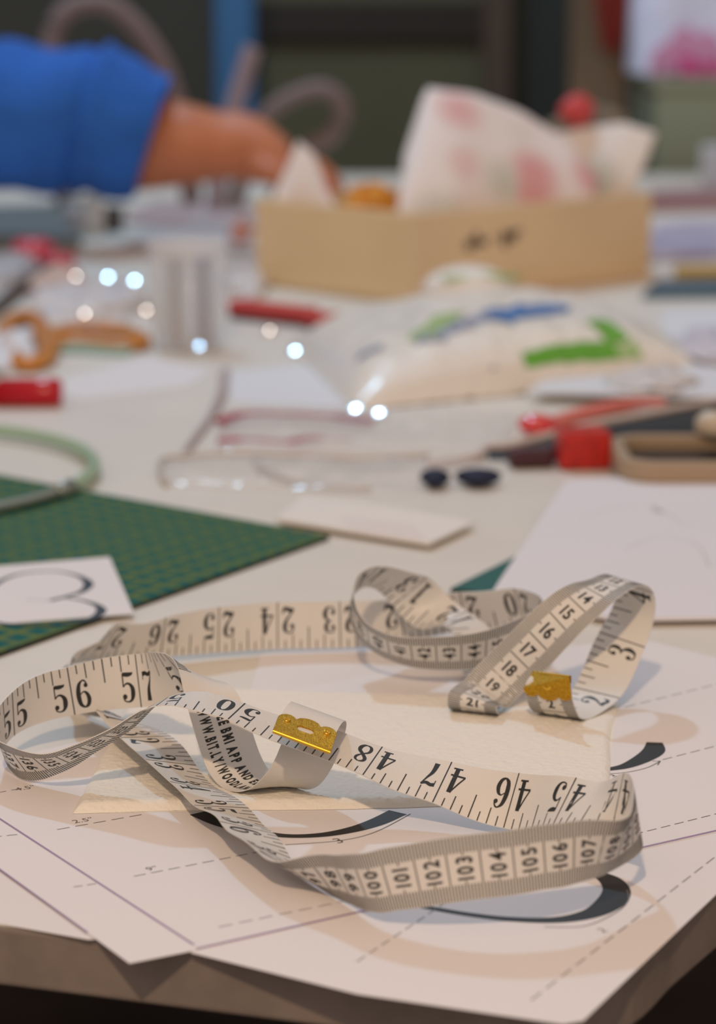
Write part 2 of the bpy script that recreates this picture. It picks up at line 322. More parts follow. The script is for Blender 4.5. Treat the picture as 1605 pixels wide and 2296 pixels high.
# ------------------------------------------------------------------ the tape measure
NODES = [[7.41,95.29,2.17,-0.615,0.779,-0.135],[7.26,95.1,1.78,-0.786,0.612,-0.033],[7.33,95.2,1.3,-0.858,0.506,-0.041],[7.48,95.46,0.8,-0.869,0.492,-0.052],[7.7,95.84,0.42,-0.841,0.539,-0.041],[8.04,96.31,0.28,-0.802,0.594,-0.01],[8.45,96.79,0.29,-0.785,0.619,0.002],[8.86,97.27,0.39,-0.798,0.604,0.009],[9.24,97.75,0.55,-0.841,0.554,0.039],[9.57,98.22,0.82,-0.878,0.484,0.101],[9.85,98.65,1.19,-0.896,0.418,0.172],[10.1,99.04,1.61,-0.901,0.385,0.214],[10.35,99.42,2.06,-0.885,0.408,0.214],[10.61,99.77,2.49,-0.855,0.48,0.173],[10.86,100.07,2.92,-0.811,0.572,0.108],[11.05,100.26,3.42,-0.751,0.655,0.07],[11.11,100.27,3.98,-0.704,0.703,0.075],[10.99,100.08,4.49,-0.703,0.704,0.083],[10.69,99.73,4.8,-0.721,0.689,0.063],[10.31,99.31,4.89,-0.728,0.685,0.037],[9.92,98.89,4.83,-0.718,0.695,0.046],[9.53,98.48,4.76,-0.693,0.707,0.124],[9.13,98.11,4.64,-0.655,0.701,0.268],[8.71,97.82,4.42,-0.618,0.662,0.426],[8.25,97.65,4.11,-0.596,0.6,0.526],[7.81,97.59,3.7,-0.611,0.516,0.593],[7.35,97.61,3.23,-0.652,0.409,0.639],[6.91,97.65,2.73,-0.689,0.291,0.667],[6.48,97.72,2.26,-0.72,0.198,0.693],[6.05,97.77,1.8,-0.727,0.164,0.701],[5.63,97.69,1.38,-0.732,0.209,0.682],[5.25,97.4,1.08,-0.762,0.31,0.596],[4.96,96.93,0.93,-0.812,0.391,0.434],[4.65,96.42,1.0,-0.894,0.405,0.286],[4.42,96.01,0.95,-0.944,0.366,0.171],[4.44,96.16,0.56,-0.957,0.287,0.084],[4.57,96.66,0.31,-0.967,0.249,0.019],[4.73,97.25,0.28,-0.971,0.239,-0.001],[4.87,97.83,0.35,-0.973,0.229,0.013],[5.01,98.4,0.43,-0.977,0.21,0.036],[5.13,98.98,0.5,-0.982,0.182,0.044],[5.24,99.56,0.51,-0.989,0.145,0.015],[5.32,100.14,0.47,-0.994,0.097,-0.05],[5.36,100.72,0.42,-0.99,0.04,-0.131],[5.37,101.31,0.42,-0.982,-0.02,-0.192],[5.31,101.86,0.57,-0.978,-0.101,-0.183],[5.19,102.33,0.88,-0.964,-0.237,-0.105],[5.03,102.73,1.26,-0.914,-0.401,0.0],[4.82,103.13,1.62,-0.842,-0.533,0.087],[4.54,103.57,1.87,-0.791,-0.606,0.098],[4.18,104.02,1.95,-0.763,-0.646,-0.006],[3.8,104.45,1.95,-0.723,-0.659,-0.201],[3.39,104.85,1.99,-0.679,-0.596,-0.426],[2.98,105.16,2.18,-0.663,-0.409,-0.619],[2.58,105.29,2.53,-0.682,-0.115,-0.718],[2.2,105.24,2.92,-0.694,0.202,-0.687],[1.78,105.04,3.26,-0.684,0.443,-0.576],[1.35,104.76,3.55,-0.659,0.555,-0.51],[0.9,104.41,3.74,-0.613,0.568,-0.55],[0.48,104.01,3.79,-0.513,0.535,-0.668],[0.1,103.56,3.7,-0.357,0.501,-0.787],[-0.16,103.06,3.48,-0.197,0.497,-0.848],[-0.25,102.54,3.16,-0.091,0.532,-0.843],[-0.17,102.04,2.8,-0.019,0.578,-0.816],[0.04,101.58,2.44,0.045,0.619,-0.784],[0.4,101.17,2.13,0.097,0.648,-0.754],[0.87,100.84,1.91,0.111,0.653,-0.751],[1.39,100.57,1.76,0.115,0.646,-0.753],[1.94,100.36,1.68,0.106,0.617,-0.781],[2.52,100.23,1.66,0.09,0.58,-0.809],[3.12,100.15,1.67,0.069,0.547,-0.834],[3.72,100.11,1.69,0.046,0.524,-0.85],[4.32,100.13,1.73,0.025,0.499,-0.866],[4.92,100.22,1.79,0.007,0.458,-0.889],[5.49,100.37,1.87,-0.005,0.387,-0.919],[6.04,100.59,1.95,-0.001,0.285,-0.957],[6.56,100.89,2.02,0.021,0.176,-0.983],[7.0,101.28,2.08,0.055,0.088,-0.994],[7.36,101.76,2.12,0.091,0.035,-0.996],[7.61,102.31,2.16,0.129,0.014,-0.992],[7.74,102.89,2.18,0.172,0.015,-0.985],[7.75,103.49,2.19,0.225,0.035,-0.974],[7.65,104.09,2.19,0.28,0.075,-0.957],[7.45,104.65,2.18,0.317,0.125,-0.938],[7.15,105.17,2.16,0.321,0.168,-0.93],[6.73,105.59,2.11,0.301,0.204,-0.932],[6.21,105.87,1.99,0.269,0.255,-0.928],[5.63,106.06,1.89,0.226,0.311,-0.922],[5.04,106.22,1.83,0.186,0.347,-0.919],[4.44,106.33,1.78,0.162,0.355,-0.92],[3.83,106.38,1.7,0.151,0.338,-0.929],[3.22,106.38,1.6,0.143,0.299,-0.944],[2.6,106.35,1.5,0.132,0.243,-0.961],[1.99,106.32,1.41,0.117,0.178,-0.977],[1.37,106.3,1.34,0.097,0.106,-0.99],[0.75,106.28,1.28,0.073,0.032,-0.997],[0.13,106.27,1.24,0.047,-0.037,-0.998],[-0.5,106.25,1.22,0.023,-0.094,-0.998],[-1.12,106.23,1.21,0.009,-0.134,-0.993],[-1.75,106.19,1.21,0.006,-0.157,-0.988],[-2.38,106.13,1.22,0.003,-0.165,-0.986],[-3.0,106.07,1.23,-0.0,-0.158,-0.99],[-3.62,105.97,1.24,0.002,-0.135,-0.994],[-4.21,105.84,1.24,0.01,-0.098,-0.996],[-4.8,105.67,1.24,0.008,-0.056,-0.998],[-5.37,105.46,1.24,-0.008,-0.015,-1.0],[-5.93,105.23,1.25,-0.033,0.028,-1.001],[-6.47,104.96,1.26,-0.056,0.078,-0.996],[-7.0,104.69,1.27,-0.077,0.143,-0.987],[-7.53,104.41,1.27,-0.099,0.225,-0.969],[-8.06,104.12,1.26,-0.139,0.314,-0.936],[-8.58,103.82,1.24,-0.224,0.385,-0.893],[-9.11,103.51,1.26,-0.312,0.41,-0.854],[-9.64,103.21,1.33,-0.372,0.375,-0.845],[-10.12,102.85,1.43,-0.413,0.313,-0.857],[-10.49,102.39,1.46,-0.489,0.284,-0.828],[-10.75,101.84,1.45,-0.615,0.278,-0.737],[-10.96,101.28,1.44,-0.717,0.265,-0.646],[-11.17,100.7,1.45,-0.752,0.233,-0.617],[-11.34,100.11,1.44,-0.73,0.185,-0.657],[-11.43,99.52,1.4,-0.649,0.134,-0.747],[-11.46,98.92,1.35,-0.505,0.094,-0.857],[-11.43,98.33,1.29,-0.317,0.077,-0.945],[-11.33,97.75,1.22,-0.115,0.088,-0.989],[-11.16,97.18,1.17,0.079,0.125,-0.989],[-10.93,96.64,1.12,0.251,0.18,-0.951],[-10.65,96.1,1.1,0.396,0.244,-0.885],[-10.35,95.58,1.1,0.512,0.305,-0.803],[-10.04,95.06,1.1,0.602,0.357,-0.714],[-9.73,94.54,1.1,0.674,0.396,-0.624],[-9.42,94.02,1.1,0.731,0.426,-0.533],[-9.12,93.5,1.09,0.778,0.446,-0.441],[-8.82,92.97,1.08,0.816,0.459,-0.351],[-8.53,92.43,1.07,0.845,0.465,-0.265],[-8.24,91.9,1.06,0.865,0.465,-0.189],[-7.96,91.36,1.04,0.879,0.459,-0.131],[-7.68,90.82,1.02,0.887,0.45,-0.1],[-7.41,90.27,0.98,0.893,0.439,-0.101],[-7.15,89.72,0.93,0.894,0.427,-0.137],[-6.91,89.17,0.86,0.888,0.416,-0.196],[-6.67,88.62,0.79,0.876,0.406,-0.259],[-6.43,88.06,0.73,0.865,0.397,-0.305],[-6.19,87.5,0.7,0.862,0.389,-0.325],[-5.94,86.94,0.69,0.866,0.385,-0.319],[-5.69,86.39,0.71,0.875,0.386,-0.293],[-5.44,85.84,0.75,0.885,0.387,-0.257],[-5.19,85.28,0.77,0.898,0.385,-0.212],[-4.95,84.72,0.77,0.907,0.382,-0.176],[-4.72,84.16,0.77,0.91,0.379,-0.172],[-4.48,83.6,0.78,0.904,0.371,-0.215],[-4.25,83.04,0.81,0.888,0.354,-0.294],[-4.01,82.48,0.84,0.871,0.336,-0.356],[-3.78,81.91,0.87,0.875,0.33,-0.352],[-3.58,81.34,0.86,0.891,0.335,-0.315],[-3.38,80.77,0.84,0.876,0.341,-0.341],[-3.16,80.2,0.82,0.837,0.347,-0.421],[-2.94,79.64,0.8,0.788,0.353,-0.504],[-2.7,79.08,0.76,0.747,0.367,-0.554],[-2.45,78.53,0.72,0.726,0.391,-0.565],[-2.17,77.99,0.71,0.713,0.418,-0.561],[-1.83,77.5,0.75,0.672,0.412,-0.611],[-1.44,77.06,0.86,0.588,0.339,-0.729],[-1.02,76.66,0.99,0.499,0.236,-0.835],[-0.63,76.23,1.1,0.434,0.147,-0.889],[-0.29,75.77,1.19,0.39,0.078,-0.916],[0.06,75.33,1.33,0.343,0.012,-0.944],[0.48,74.97,1.46,0.296,-0.042,-0.955],[0.99,74.73,1.66,0.261,-0.091,-0.964],[1.55,74.56,1.81,0.228,-0.131,-0.966],[2.11,74.43,1.96,0.197,-0.159,-0.966],[2.68,74.34,2.09,0.167,-0.176,-0.969],[3.27,74.3,2.19,0.141,-0.18,-0.973],[3.88,74.3,2.27,0.121,-0.174,-0.976],[4.48,74.37,2.31,0.107,-0.165,-0.98],[5.05,74.51,2.35,0.097,-0.155,-0.982],[5.62,74.7,2.39,0.077,-0.146,-0.981],[6.19,74.91,2.38,0.042,-0.128,-0.994],[6.73,75.17,2.39,-0.03,-0.065,-1.009],[7.26,75.46,2.35,-0.136,0.052,-0.991],[7.76,75.8,2.28,-0.214,0.155,-0.964],[8.14,76.24,2.27,-0.212,0.189,-0.958],[8.42,76.76,2.31,-0.102,0.157,-0.979],[8.67,77.3,2.39,0.057,0.097,-0.994],[8.86,77.87,2.46,0.161,0.049,-0.988],[8.91,78.47,2.5,0.152,0.003,-0.99],[8.79,79.05,2.49,0.031,-0.1,-0.994],[8.54,79.57,2.43,-0.151,-0.284,-0.944],[8.21,80.03,2.3,-0.335,-0.481,-0.807],[7.85,80.46,2.12,-0.477,-0.606,-0.634],[7.48,80.89,1.95,-0.538,-0.643,-0.538],[7.08,81.33,1.83,-0.498,-0.629,-0.596],[6.69,81.77,1.71,-0.409,-0.587,-0.7],[6.34,82.21,1.54,-0.333,-0.544,-0.769],[5.99,82.66,1.38,-0.288,-0.514,-0.806],[5.59,83.09,1.26,-0.274,-0.51,-0.813],[5.13,83.44,1.21,-0.289,-0.541,-0.785],[4.6,83.72,1.22,-0.327,-0.605,-0.725],[4.05,83.94,1.29,-0.355,-0.685,-0.637],[3.49,84.13,1.41,-0.362,-0.761,-0.538],[2.93,84.31,1.54,-0.356,-0.813,-0.456],[2.37,84.49,1.64,-0.352,-0.84,-0.413],[1.8,84.68,1.73,-0.355,-0.859,-0.375],[1.24,84.86,1.85,-0.355,-0.883,-0.308],[0.68,85.03,2.01,-0.347,-0.908,-0.228],[0.13,85.2,2.18,-0.341,-0.921,-0.189],[-0.43,85.37,2.36,-0.335,-0.925,-0.179],[-0.98,85.54,2.52,-0.33,-0.927,-0.177],[-1.54,85.71,2.66,-0.323,-0.932,-0.164],[-2.11,85.88,2.79,-0.316,-0.938,-0.138],[-2.68,86.05,2.91,-0.31,-0.945,-0.101],[-3.24,86.22,3.06,-0.301,-0.952,-0.059],[-3.79,86.38,3.24,-0.284,-0.96,-0.018],[-4.35,86.54,3.45,-0.246,-0.967,0.01],[-4.96,86.67,3.59,-0.208,-0.979,-0.027],[-5.58,86.79,3.71,-0.17,-0.987,-0.025],[-6.22,86.88,3.75,-0.138,-0.988,0.053],[-6.83,86.94,3.64,-0.14,-0.98,0.134],[-7.34,86.99,3.39,-0.186,-0.963,0.196],[-7.78,87.02,3.04,-0.236,-0.941,0.243],[-8.21,87.05,2.68,-0.267,-0.921,0.284],[-8.7,87.1,2.37,-0.28,-0.904,0.322],[-9.22,87.15,2.06,-0.297,-0.884,0.361],[-9.74,87.2,1.78,-0.322,-0.858,0.399],[-10.23,87.28,1.5,-0.361,-0.817,0.45],[-10.71,87.41,1.29,-0.394,-0.755,0.52],[-11.21,87.6,1.16,-0.41,-0.655,0.626],[-11.7,87.85,1.06,-0.406,-0.521,0.746],[-12.15,88.19,1.01,-0.39,-0.416,0.821],[-12.54,88.62,1.0,-0.365,-0.369,0.853],[-12.83,89.14,1.1,-0.302,-0.349,0.887],[-13.0,89.69,1.26,-0.196,-0.341,0.919],[-13.04,90.25,1.46,-0.069,-0.343,0.936],[-12.94,90.8,1.67,0.021,-0.353,0.933],[-12.69,91.32,1.85,0.028,-0.346,0.934],[-12.34,91.79,2.0,-0.014,-0.301,0.954],[-11.9,92.17,2.12,-0.056,-0.247,0.97],[-11.39,92.46,2.22,-0.08,-0.214,0.976],[-10.83,92.68,2.29,-0.1,-0.191,0.97],[-10.25,92.84,2.38,-0.119,-0.123,0.984],[-9.65,92.97,2.46,-0.129,-0.016,0.994],[-9.04,93.03,2.54,-0.122,0.096,0.984],[-8.44,92.96,2.62,-0.109,0.186,0.963],[-7.92,92.73,2.73,-0.142,0.216,0.954],[-7.51,92.36,2.9,-0.253,0.168,0.949],[-7.16,91.95,3.09,-0.395,0.05,0.916],[-6.79,91.57,3.3,-0.509,-0.126,0.849],[-6.39,91.21,3.5,-0.582,-0.323,0.744],[-6.0,90.79,3.59,-0.659,-0.485,0.572],[-5.68,90.32,3.53,-0.756,-0.558,0.339],[-5.44,89.86,3.28,-0.843,-0.529,0.105],[-5.22,89.47,2.9,-0.897,-0.434,-0.075],[-5.02,89.18,2.42,-0.925,-0.326,-0.189],[-4.83,88.97,1.88,-0.932,-0.266,-0.252],[-4.64,88.78,1.33,-0.924,-0.299,-0.283],[-4.41,88.55,0.83,-0.88,-0.424,-0.268],[-4.1,88.22,0.47,-0.801,-0.572,-0.173],[-3.72,87.8,0.33,-0.744,-0.667,-0.046],[-3.31,87.38,0.36,-0.719,-0.691,0.082],[-2.89,86.98,0.52,-0.719,-0.644,0.251],[-2.49,86.67,0.78,-0.742,-0.504,0.442],[-2.13,86.55,1.17,-0.798,-0.303,0.535],[-1.84,86.66,1.66,-0.86,-0.11,0.485],[-1.62,86.84,2.17,-0.912,0.063,0.383],[-1.43,86.87,2.72,-0.929,0.189,0.318],[-1.33,86.62,3.22,-0.927,0.24,0.293],[-1.37,86.14,3.53,-0.931,0.239,0.274],[-1.51,85.56,3.59,-0.94,0.221,0.256],[-1.67,84.98,3.48,-0.947,0.194,0.252],[-1.81,84.42,3.33,-0.947,0.166,0.271],[-1.91,83.86,3.16,-0.927,0.154,0.315]]
LEN = 161.3; DS = LEN / (len(NODES) - 1)
def rib(s, t, o=0.0):
    """tape surface: s cm along, t across (-1..1, inch ticks at +1), o above the inch face"""
    u = min(max(s / DS, 0), len(NODES) - 1.0001); i = int(u); k = u - i
    P = [NODES[max(0, i - 1)], NODES[i], NODES[i + 1], NODES[min(len(NODES) - 1, i + 2)]]
    q = []; dq = []
    for a, b, c, d in zip(*P):
        q.append(.5 * (2 * b + (c - a) * k + (2 * a - 5 * b + 4 * c - d) * k * k + (3 * b - a - 3 * c + d) * k ** 3))
        dq.append(.5 * ((c - a) + 2 * (2 * a - 5 * b + 4 * c - d) * k + 3 * (3 * b - a - 3 * c + d) * k * k))
    w = Vector(q[3:]); w.normalize(); T = Vector(dq[:3]) + Vector(dq[3:]) * t
    n = T.cross(w).normalized()
    extra = (s - min(max(s, 0), LEN)); p = Vector(q[:3]) + w * t + n * o
    if extra: p += T.normalized() * extra
    return p
TH = .014     # half thickness
INK = TH + .006
tape = thing('tape_measure', 0, 88, 0.1, 'cream tailor\'s tape measure uncoiled in loops with brass ends', 'tape measure')
f = MB(); NS = 1000
for side in (1, -1):
    f.grid(lambda u, v: rib(u * LEN, (v * 2 - 1) * side, TH * side), NS, 4)
for t in (1, -1):
    f.grid(lambda u, v: rib(u * LEN, t, (v * 2 - 1) * TH * -t), NS, 1)
for s in (0, LEN):
    f.face([rib(s, -1, TH), rib(s, 1, TH), rib(s, 1, -TH), rib(s, -1, -TH)])
SEG = LEN / NS
def clip(poly, s0, keep_above):
    out = []
    for i in range(len(poly)):
        a, b = poly[i - 1], poly[i]; ia, ib = (a[0] >= s0) == keep_above, (b[0] >= s0) == keep_above
        if ia != ib: k = (s0 - a[0]) / (b[0] - a[0]); out.append((s0, a[1] + (b[1] - a[1]) * k))
        if ib: out.append(b)
    return out
def ink(poly, o, mi):
    """print a polygon on the tape, cut along the tape's own facets so that it follows every bend"""
    a = int(min(p[0] for p in poly) / SEG); b = int(max(p[0] for p in poly) / SEG)
    rest = poly
    for k in range(a, b + 1):
        if len(rest) < 3: break
        piece = clip(rest, (k + 1) * SEG, False) if k < b else rest
        if k < b: rest = clip(rest, (k + 1) * SEG, True)
        if len(piece) > 2: f.face([rib(s, t, o) for s, t in piece], mi)
# inch face
for i in range(8, 8 * 60 + 1):
    s = i * 2.54 / 8
    if s < 2.0: continue
    if i % 8 == 0: L, w = 1.985, .045
    elif i % 4 == 0: L, w = .92, .045
    elif i % 2 == 0: L, w = .60, .042
    else: L, w = .36, .042
    ink([(s - w / 2, .985), (s + w / 2, .985), (s + w / 2, .985 - L), (s - w / 2, .985 - L)][::-1], INK, 1)
def figure(d, sc, tc, h=1.12, kx=.94):
    for q in serif(d): ink([(sc + (x - .3) * kx, tc + (y - .5) * h) for x, y in q], INK, 1)
for n in range(1, 60):
    t = str(n); s = n * 2.54
    if n == 1: continue
    if len(t) == 1: figure(t, s - .48, -.22)
    else: figure(t[0], s - .43, -.22); figure(t[1], s + .45, -.22)
# centimetre face
for k in range(11, 1486):
    s = k * .1
    if k % 10 == 0:
        ink([(s - .022, -.985), (s + .022, -.985), (s + .022, .985), (s - .022, .985)], -INK, 2)
    else:
        L = .60 if k % 5 == 0 else .50
        for e in (1, -1):
            a, b = e * .985, e * (.985 - L)
            ink([(s - .023, a), (s + .023, a), (s + .023, b), (s - .023, b)], -INK, 2)
for n in range(2, 149):
    V, Fs, w = text(str(n), .50, .84 if n < 100 else .70, .03, .14)
    for q in Fs: ink([(n - .5 + .25 - V[i][1], w / 2 - V[i][0]) for i in q], -INK, 1)
# advertising print on the tail
def tail_line(s, s0, s1, tc, h):
    V, Fs, w = text(s, h, .60, .055, .13); k = (s1 - s0) / w
    for q in Fs: ink([(s0 + V[i][0] * k, tc + h / 2 - V[i][1]) for i in q], -INK, 1)
tail_line('FREE BMI APP AND EBOOK', 150.1, 154.5, -.12, .38)
tail_line('WWW.BIT.LY/WOODLAND', 150.1, 154.0, .50, .38)
f.build('tape_ribbon', [M['tape'], M['tape_ink'], M['tick_ink']], tape)

# brass ends: scalloped plate with slot and two rivets, folded over the end
def brass_end(s_end, inward, side, slotted=True):
    """plate on face side (+1 inch, -1 cm) from s_end going inward (+1/-1 along s)"""
    cu = bpy.data.curves.new('plate', 'CURVE'); cu.dimensions = '2D'; cu.fill_mode = 'BOTH'; cu.extrude = .022; cu.bevel_depth = .012; cu.bevel_resolution = 2
    out = [(-1.04, -.02), (1.04, -.02), (1.04, .86)]
    for cx, r, a0, a1 in ((.72, .32, 10, 150), (0, .56, 52, 128), (-.72, .32, 30, 170)):
        cy = .86 if cx else .72
        out += [(cx + r * math.cos(math.radians(a)), cy + r * math.sin(math.radians(a))) for a in [a0 + (a1 - a0) * k / 12 for k in range(13)]]
    out += [(-1.04, .86)]
    slot = [(.16 + .15 * math.cos(a), .62 + .15 * math.sin(a)) for a in [math.radians(-90 + 18 * k) for k in range(11)]] + [(-.16 + .15 * math.cos(a), .62 + .15 * math.sin(a)) for a in [math.radians(90 + 18 * k) for k in range(11)]]
    for L in ((out, slot) if slotted else (out,)):
        sp = cu.splines.new('POLY'); sp.points.add(len(L) - 1); sp.use_cyclic_u = True
        for p, (x, y) in zip(sp.points, L): p.co = (x, y, 0, 1)
    ob = bpy.data.objects.new('plate', cu); C.objects.link(ob)
    me = bpy.data.meshes.new_from_object(ob.evaluated_get(bpy.context.evaluated_depsgraph_get()))
    place = lambda x, y, z: rib(s_end + inward * y, x, side * (TH + .034 + z))
    g = MB(); g.mesh([place(*v.co) for v in me.vertices], [tuple(p.vertices) for p in me.polygons], 0, False)
    bpy.data.objects.remove(ob); bpy.data.curves.remove(cu); bpy.data.meshes.remove(me)
    o = g.build('metal_end_tip', [M['brass'], M['brass_edge']], tape); o['label'] = 'speckled brass end plate with slot' if slotted else 'plain brass end plate'
    g = MB(); R = .055
    g.grid(lambda u, v: rib(s_end - inward * (.03 + .06 * math.sin(v * math.pi)) + inward * .05 * (1 - math.sin(v * math.pi)), (u * 2 - 1) * 1.04, side * (TH + .07) * math.cos(v * math.pi)), 16, 10)
    g.grid(lambda u, v: rib(s_end + inward * (.02 + .28 * v), (u * 2 - 1) * 1.04, -side * (TH + .045)), 16, 3)
    g.build('folded_edge', M['brass_edge'], o)
    for x in ((-.72, .72) if slotted else (0,)):
        g = MB(); prof = [(.0, .03), (.05, .045), (.075, .075), (.10, .08), (.125, .05), (.13, .03)]; n = 20
        vs = [place(x + r * math.cos(2 * math.pi * k / n), (.84 if slotted else .55) + r * math.sin(2 * math.pi * k / n), h) for k in range(n) for r, h in (prof if slotted else [(a * 1.6, .03 + (b - .03) * .35) for a, b in prof])]; m = len(prof)
        g.mesh(vs, [(k * m + j, ((k + 1) % n) * m + j, ((k + 1) % n) * m + j + 1, k * m + j + 1) for k in range(n) for j in range(m - 1)], 0, True)
        g.build('rivet', M['brass_edge'], o)
    return o
brass_end(LEN, -1, -1)
brass_end(0.0, 1, -1, False)

# ------------------------------------------------------------------ cutting mats, cards, hoop (just behind the tape)
def mat_green(name):
    m = bpy.data.materials.new(name); m.use_nodes = True; nt = m.node_tree; b = nt.nodes['Principled BSDF']; b.inputs['Roughness'].default_value = .6; b.inputs['Specular IOR Level'].default_value = .12
    tc = nt.nodes.new('ShaderNodeTexCoord'); mp = nt.nodes.new('ShaderNodeMapping'); mp.inputs['Rotation'].default_value = (0, 0, math.radians(35)); mp.inputs['Scale'].default_value = (100 / 2.54, 100 / 2.54, 1)
    sx = nt.nodes.new('ShaderNodeSeparateXYZ'); nt.links.new(tc.outputs['Object'], mp.inputs['Vector']); nt.links.new(mp.outputs['Vector'], sx.inputs[0])
    def N(op, a, v=None):
        n = nt.nodes.new('ShaderNodeMath'); n.operation = op
        for i, q in enumerate((a, v)):
            if q is None: continue
            if isinstance(q, (int, float)): n.inputs[i].default_value = q
            else: nt.links.new(q, n.inputs[i])
        return n.outputs[0]
    def lines(per, wid):
        o = []
        for ax in ('X', 'Y'):
            p = N('PINGPONG', sx.outputs[ax], per / 2); o.append(N('LESS_THAN', p, wid / 2))
        return N('MAXIMUM', o[0], o[1])
    g = N('MAXIMUM', N('MULTIPLY', lines(.5, .15), .8), lines(1.0, .15))
    mx = nt.nodes.new('ShaderNodeMixRGB'); mx.inputs[1].default_value = (.0, .10, .088, 1); mx.inputs[2].default_value = (.12, .17, .03, 1)
    nt.links.new(g, mx.inputs[0]); nt.links.new(mx.outputs[0], b.inputs['Base Color']); return m
M['mat'] = mat_green('green_gridded_vinyl'); M['mat_core'] = mat('dark_mat_core', (.02, .028, .026), .7)
tip = at(738, 1211); lft = along(tip, at(0, 1474), 70); upp = along(tip, at(0, 1074), 60)
far = (lft[0] + upp[0] - tip[0], lft[1] + upp[1] - tip[1])
f = MB(); f.prism([tip, upp, far, lft], .0, .22, 1); f.prism([tip, upp, far, lft], .22, .25, 0)
tag(f.build('cutting_mat', [M['mat'], M['mat_core']]), 'large green gridded cutting mat with a dark edge at the left of the table', 'cutting mat')
p = (4.3, 116.4)
f = MB(); poly = [p, (p[0] + 7.0, p[1] - 3.4), (p[0] + 16, p[1] + 15), (p[0] + 9.6, p[1] + 18)]; f.prism(poly, 0, .2, 1); f.prism(poly, .2, .23, 0)
M['plain_green'] = mat('plain_green_vinyl', (.0, .10, .078), .55)
tag(f.build('cutting_mat', [M['plain_green'], M['mat_core']]), 'small green mat corner showing from under the white paper behind the tape loop', 'cutting mat')
# white paper pad on the right
f = MB(); poly = pl([(1100, 1352), (1120, 1320), (1270, 1092), (1420, 1086), (1800, 1100), (1830, 1400), (1380, 1407)]); f.prism(poly, .26, .42, 0)
for q in world_stroke([(1462, 1150, .25), (1475, 1165, .35), (1485, 1160, .2)]) + world_stroke([(1490, 1165, .1), (1530, 1190, .1), (1570, 1196, .1)]) + world_stroke([(1400, 1250, .08), (1480, 1222, .08), (1560, 1240, .08), (1590, 1290, .1)]) + world_stroke([(1300, 1180, .06), (1360, 1160, .06), (1420, 1150, .06)]):
    f.face([(x, y, .424) for x, y in q], 1)
M['faint'] = mat('faint_pencil', (.58, .56, .58), .8); M['cool_paper'] = mat('bright_copy_paper', (.80, .78, .81), .75)
tag(f.build('paper_pad', [M['cool_paper'], M['faint']]), 'white paper with faint pencil marks at the right behind the tape', 'paper')
# white card
f = MB(); poly = pl([(618, 1181), (680, 1129), (860, 1152), (1064, 1188), (962, 1236)]); f.prism(poly, .26, .44, 0)
for k in range(4):
    a = at(760 + 10 * k, 1160 + 9 * k, .44); b = at(930 + 8 * k, 1182 + 9 * k, .44); c = [stroke([(a[0], a[1], .3), (b[0], b[1], .3)])]
    for q in c[0]: f.face([(x, y, .445) for x, y in q], 1)
M['card'] = mat('cream_card', (.84, .80, .74), .7); M['pale_print'] = mat('pale_pink_print', (.80, .70, .68), .7)
tag(f.build('card', [M['card'], M['pale_print']]), 'small blank-looking cream card at the tip of the cutting mat', 'card')
# card with a handwritten 3
f = MB(); poly = pl([(-130, 1293), (246, 1262), (301, 1390), (-70, 1419)]); f.prism(poly, .26, .30, 0)
z3 = lambda x, y: (x / 2.006, 800 + y / 2.006)
s3 = [[(*z3(-60, 1060), .4), (*z3(10, 1005), .35), (*z3(100, 975), .3), (*z3(240, 965), .25), (*z3(350, 985), .35), (*z3(398, 1020), .6), (*z3(370, 1055), .45), (*z3(300, 1078), .35), (*z3(225, 1096), .4)],
      [(*z3(290, 1082), .25), (*z3(380, 1098), .3), (*z3(440, 1120), .45), (*z3(455, 1145), .6), (*z3(420, 1172), .5), (*z3(330, 1194), .35), (*z3(180, 1206), .25), (*z3(20, 1200), .3), (*z3(-60, 1180), .3)]]
for L in s3:
    for q in stroke([(*at(a, b, .30), w * .8) for a, b, w in L]): f.face([(x, y, .304) for x, y in q], 1)
for q in stroke([(*at(*z3(120, 1092), .30), .12), (*at(*z3(225, 1096), .30), .12)]): f.face([(x, y, .304) for x, y in q], 2)
tag(f.build('number_card', [M['paper'], M['ink'], M['faint']]), 'white card with a large black 3 lying on the green mat', 'card')
# hoop
M['hoop'] = mat('pale_green_plastic', (.36, .52, .36), .35); M['hoop_metal'] = mat('dull_grey_metal', (.34, .40, .37), .3, metal=.7)
hp = thing('craft_hoop', -27, 141.5, .25, 'pale green hoop lying on the back corner of the green cutting mat', 'hoop')
hx = lambda a: (-27.2 + 12.4 * math.cos(a), 141.6 + 13.2 * math.sin(a), .62)
f = MB(); f.tube([hx(math.radians(-20 + k * 5)) for k in range(45)], .36, 12); f.build('upper_ring', M['hoop'], hp)
f = MB(); f.tube([hx(math.radians(205 + k * 5)) for k in range(28)], .3, 12); f.build('lower_ring', M['hoop_metal'], hp)
f = MB(); f.tube([hx(math.radians(-27)), hx(math.radians(-20))], .46, 12); f.build('joint', M['hoop_metal'], hp)

# ------------------------------------------------------------------ middle of the table
def rounded(cx, cy, w, d, r, rz=0, n=6):
    out = []
    for sx, sy, a0 in ((1, 1, 0), (-1, 1, 90), (-1, -1, 180), (1, -1, 270)):
        for k in range(n + 1):
            a = math.radians(a0 + 90 * k / n); u, v = sx * (w / 2 - r) + r * math.cos(a), sy * (d / 2 - r) + r * math.sin(a)
            out.append((cx + u * math.cos(rz) - v * math.sin(rz), cy + u * math.sin(rz) + v * math.cos(rz)))
    return out
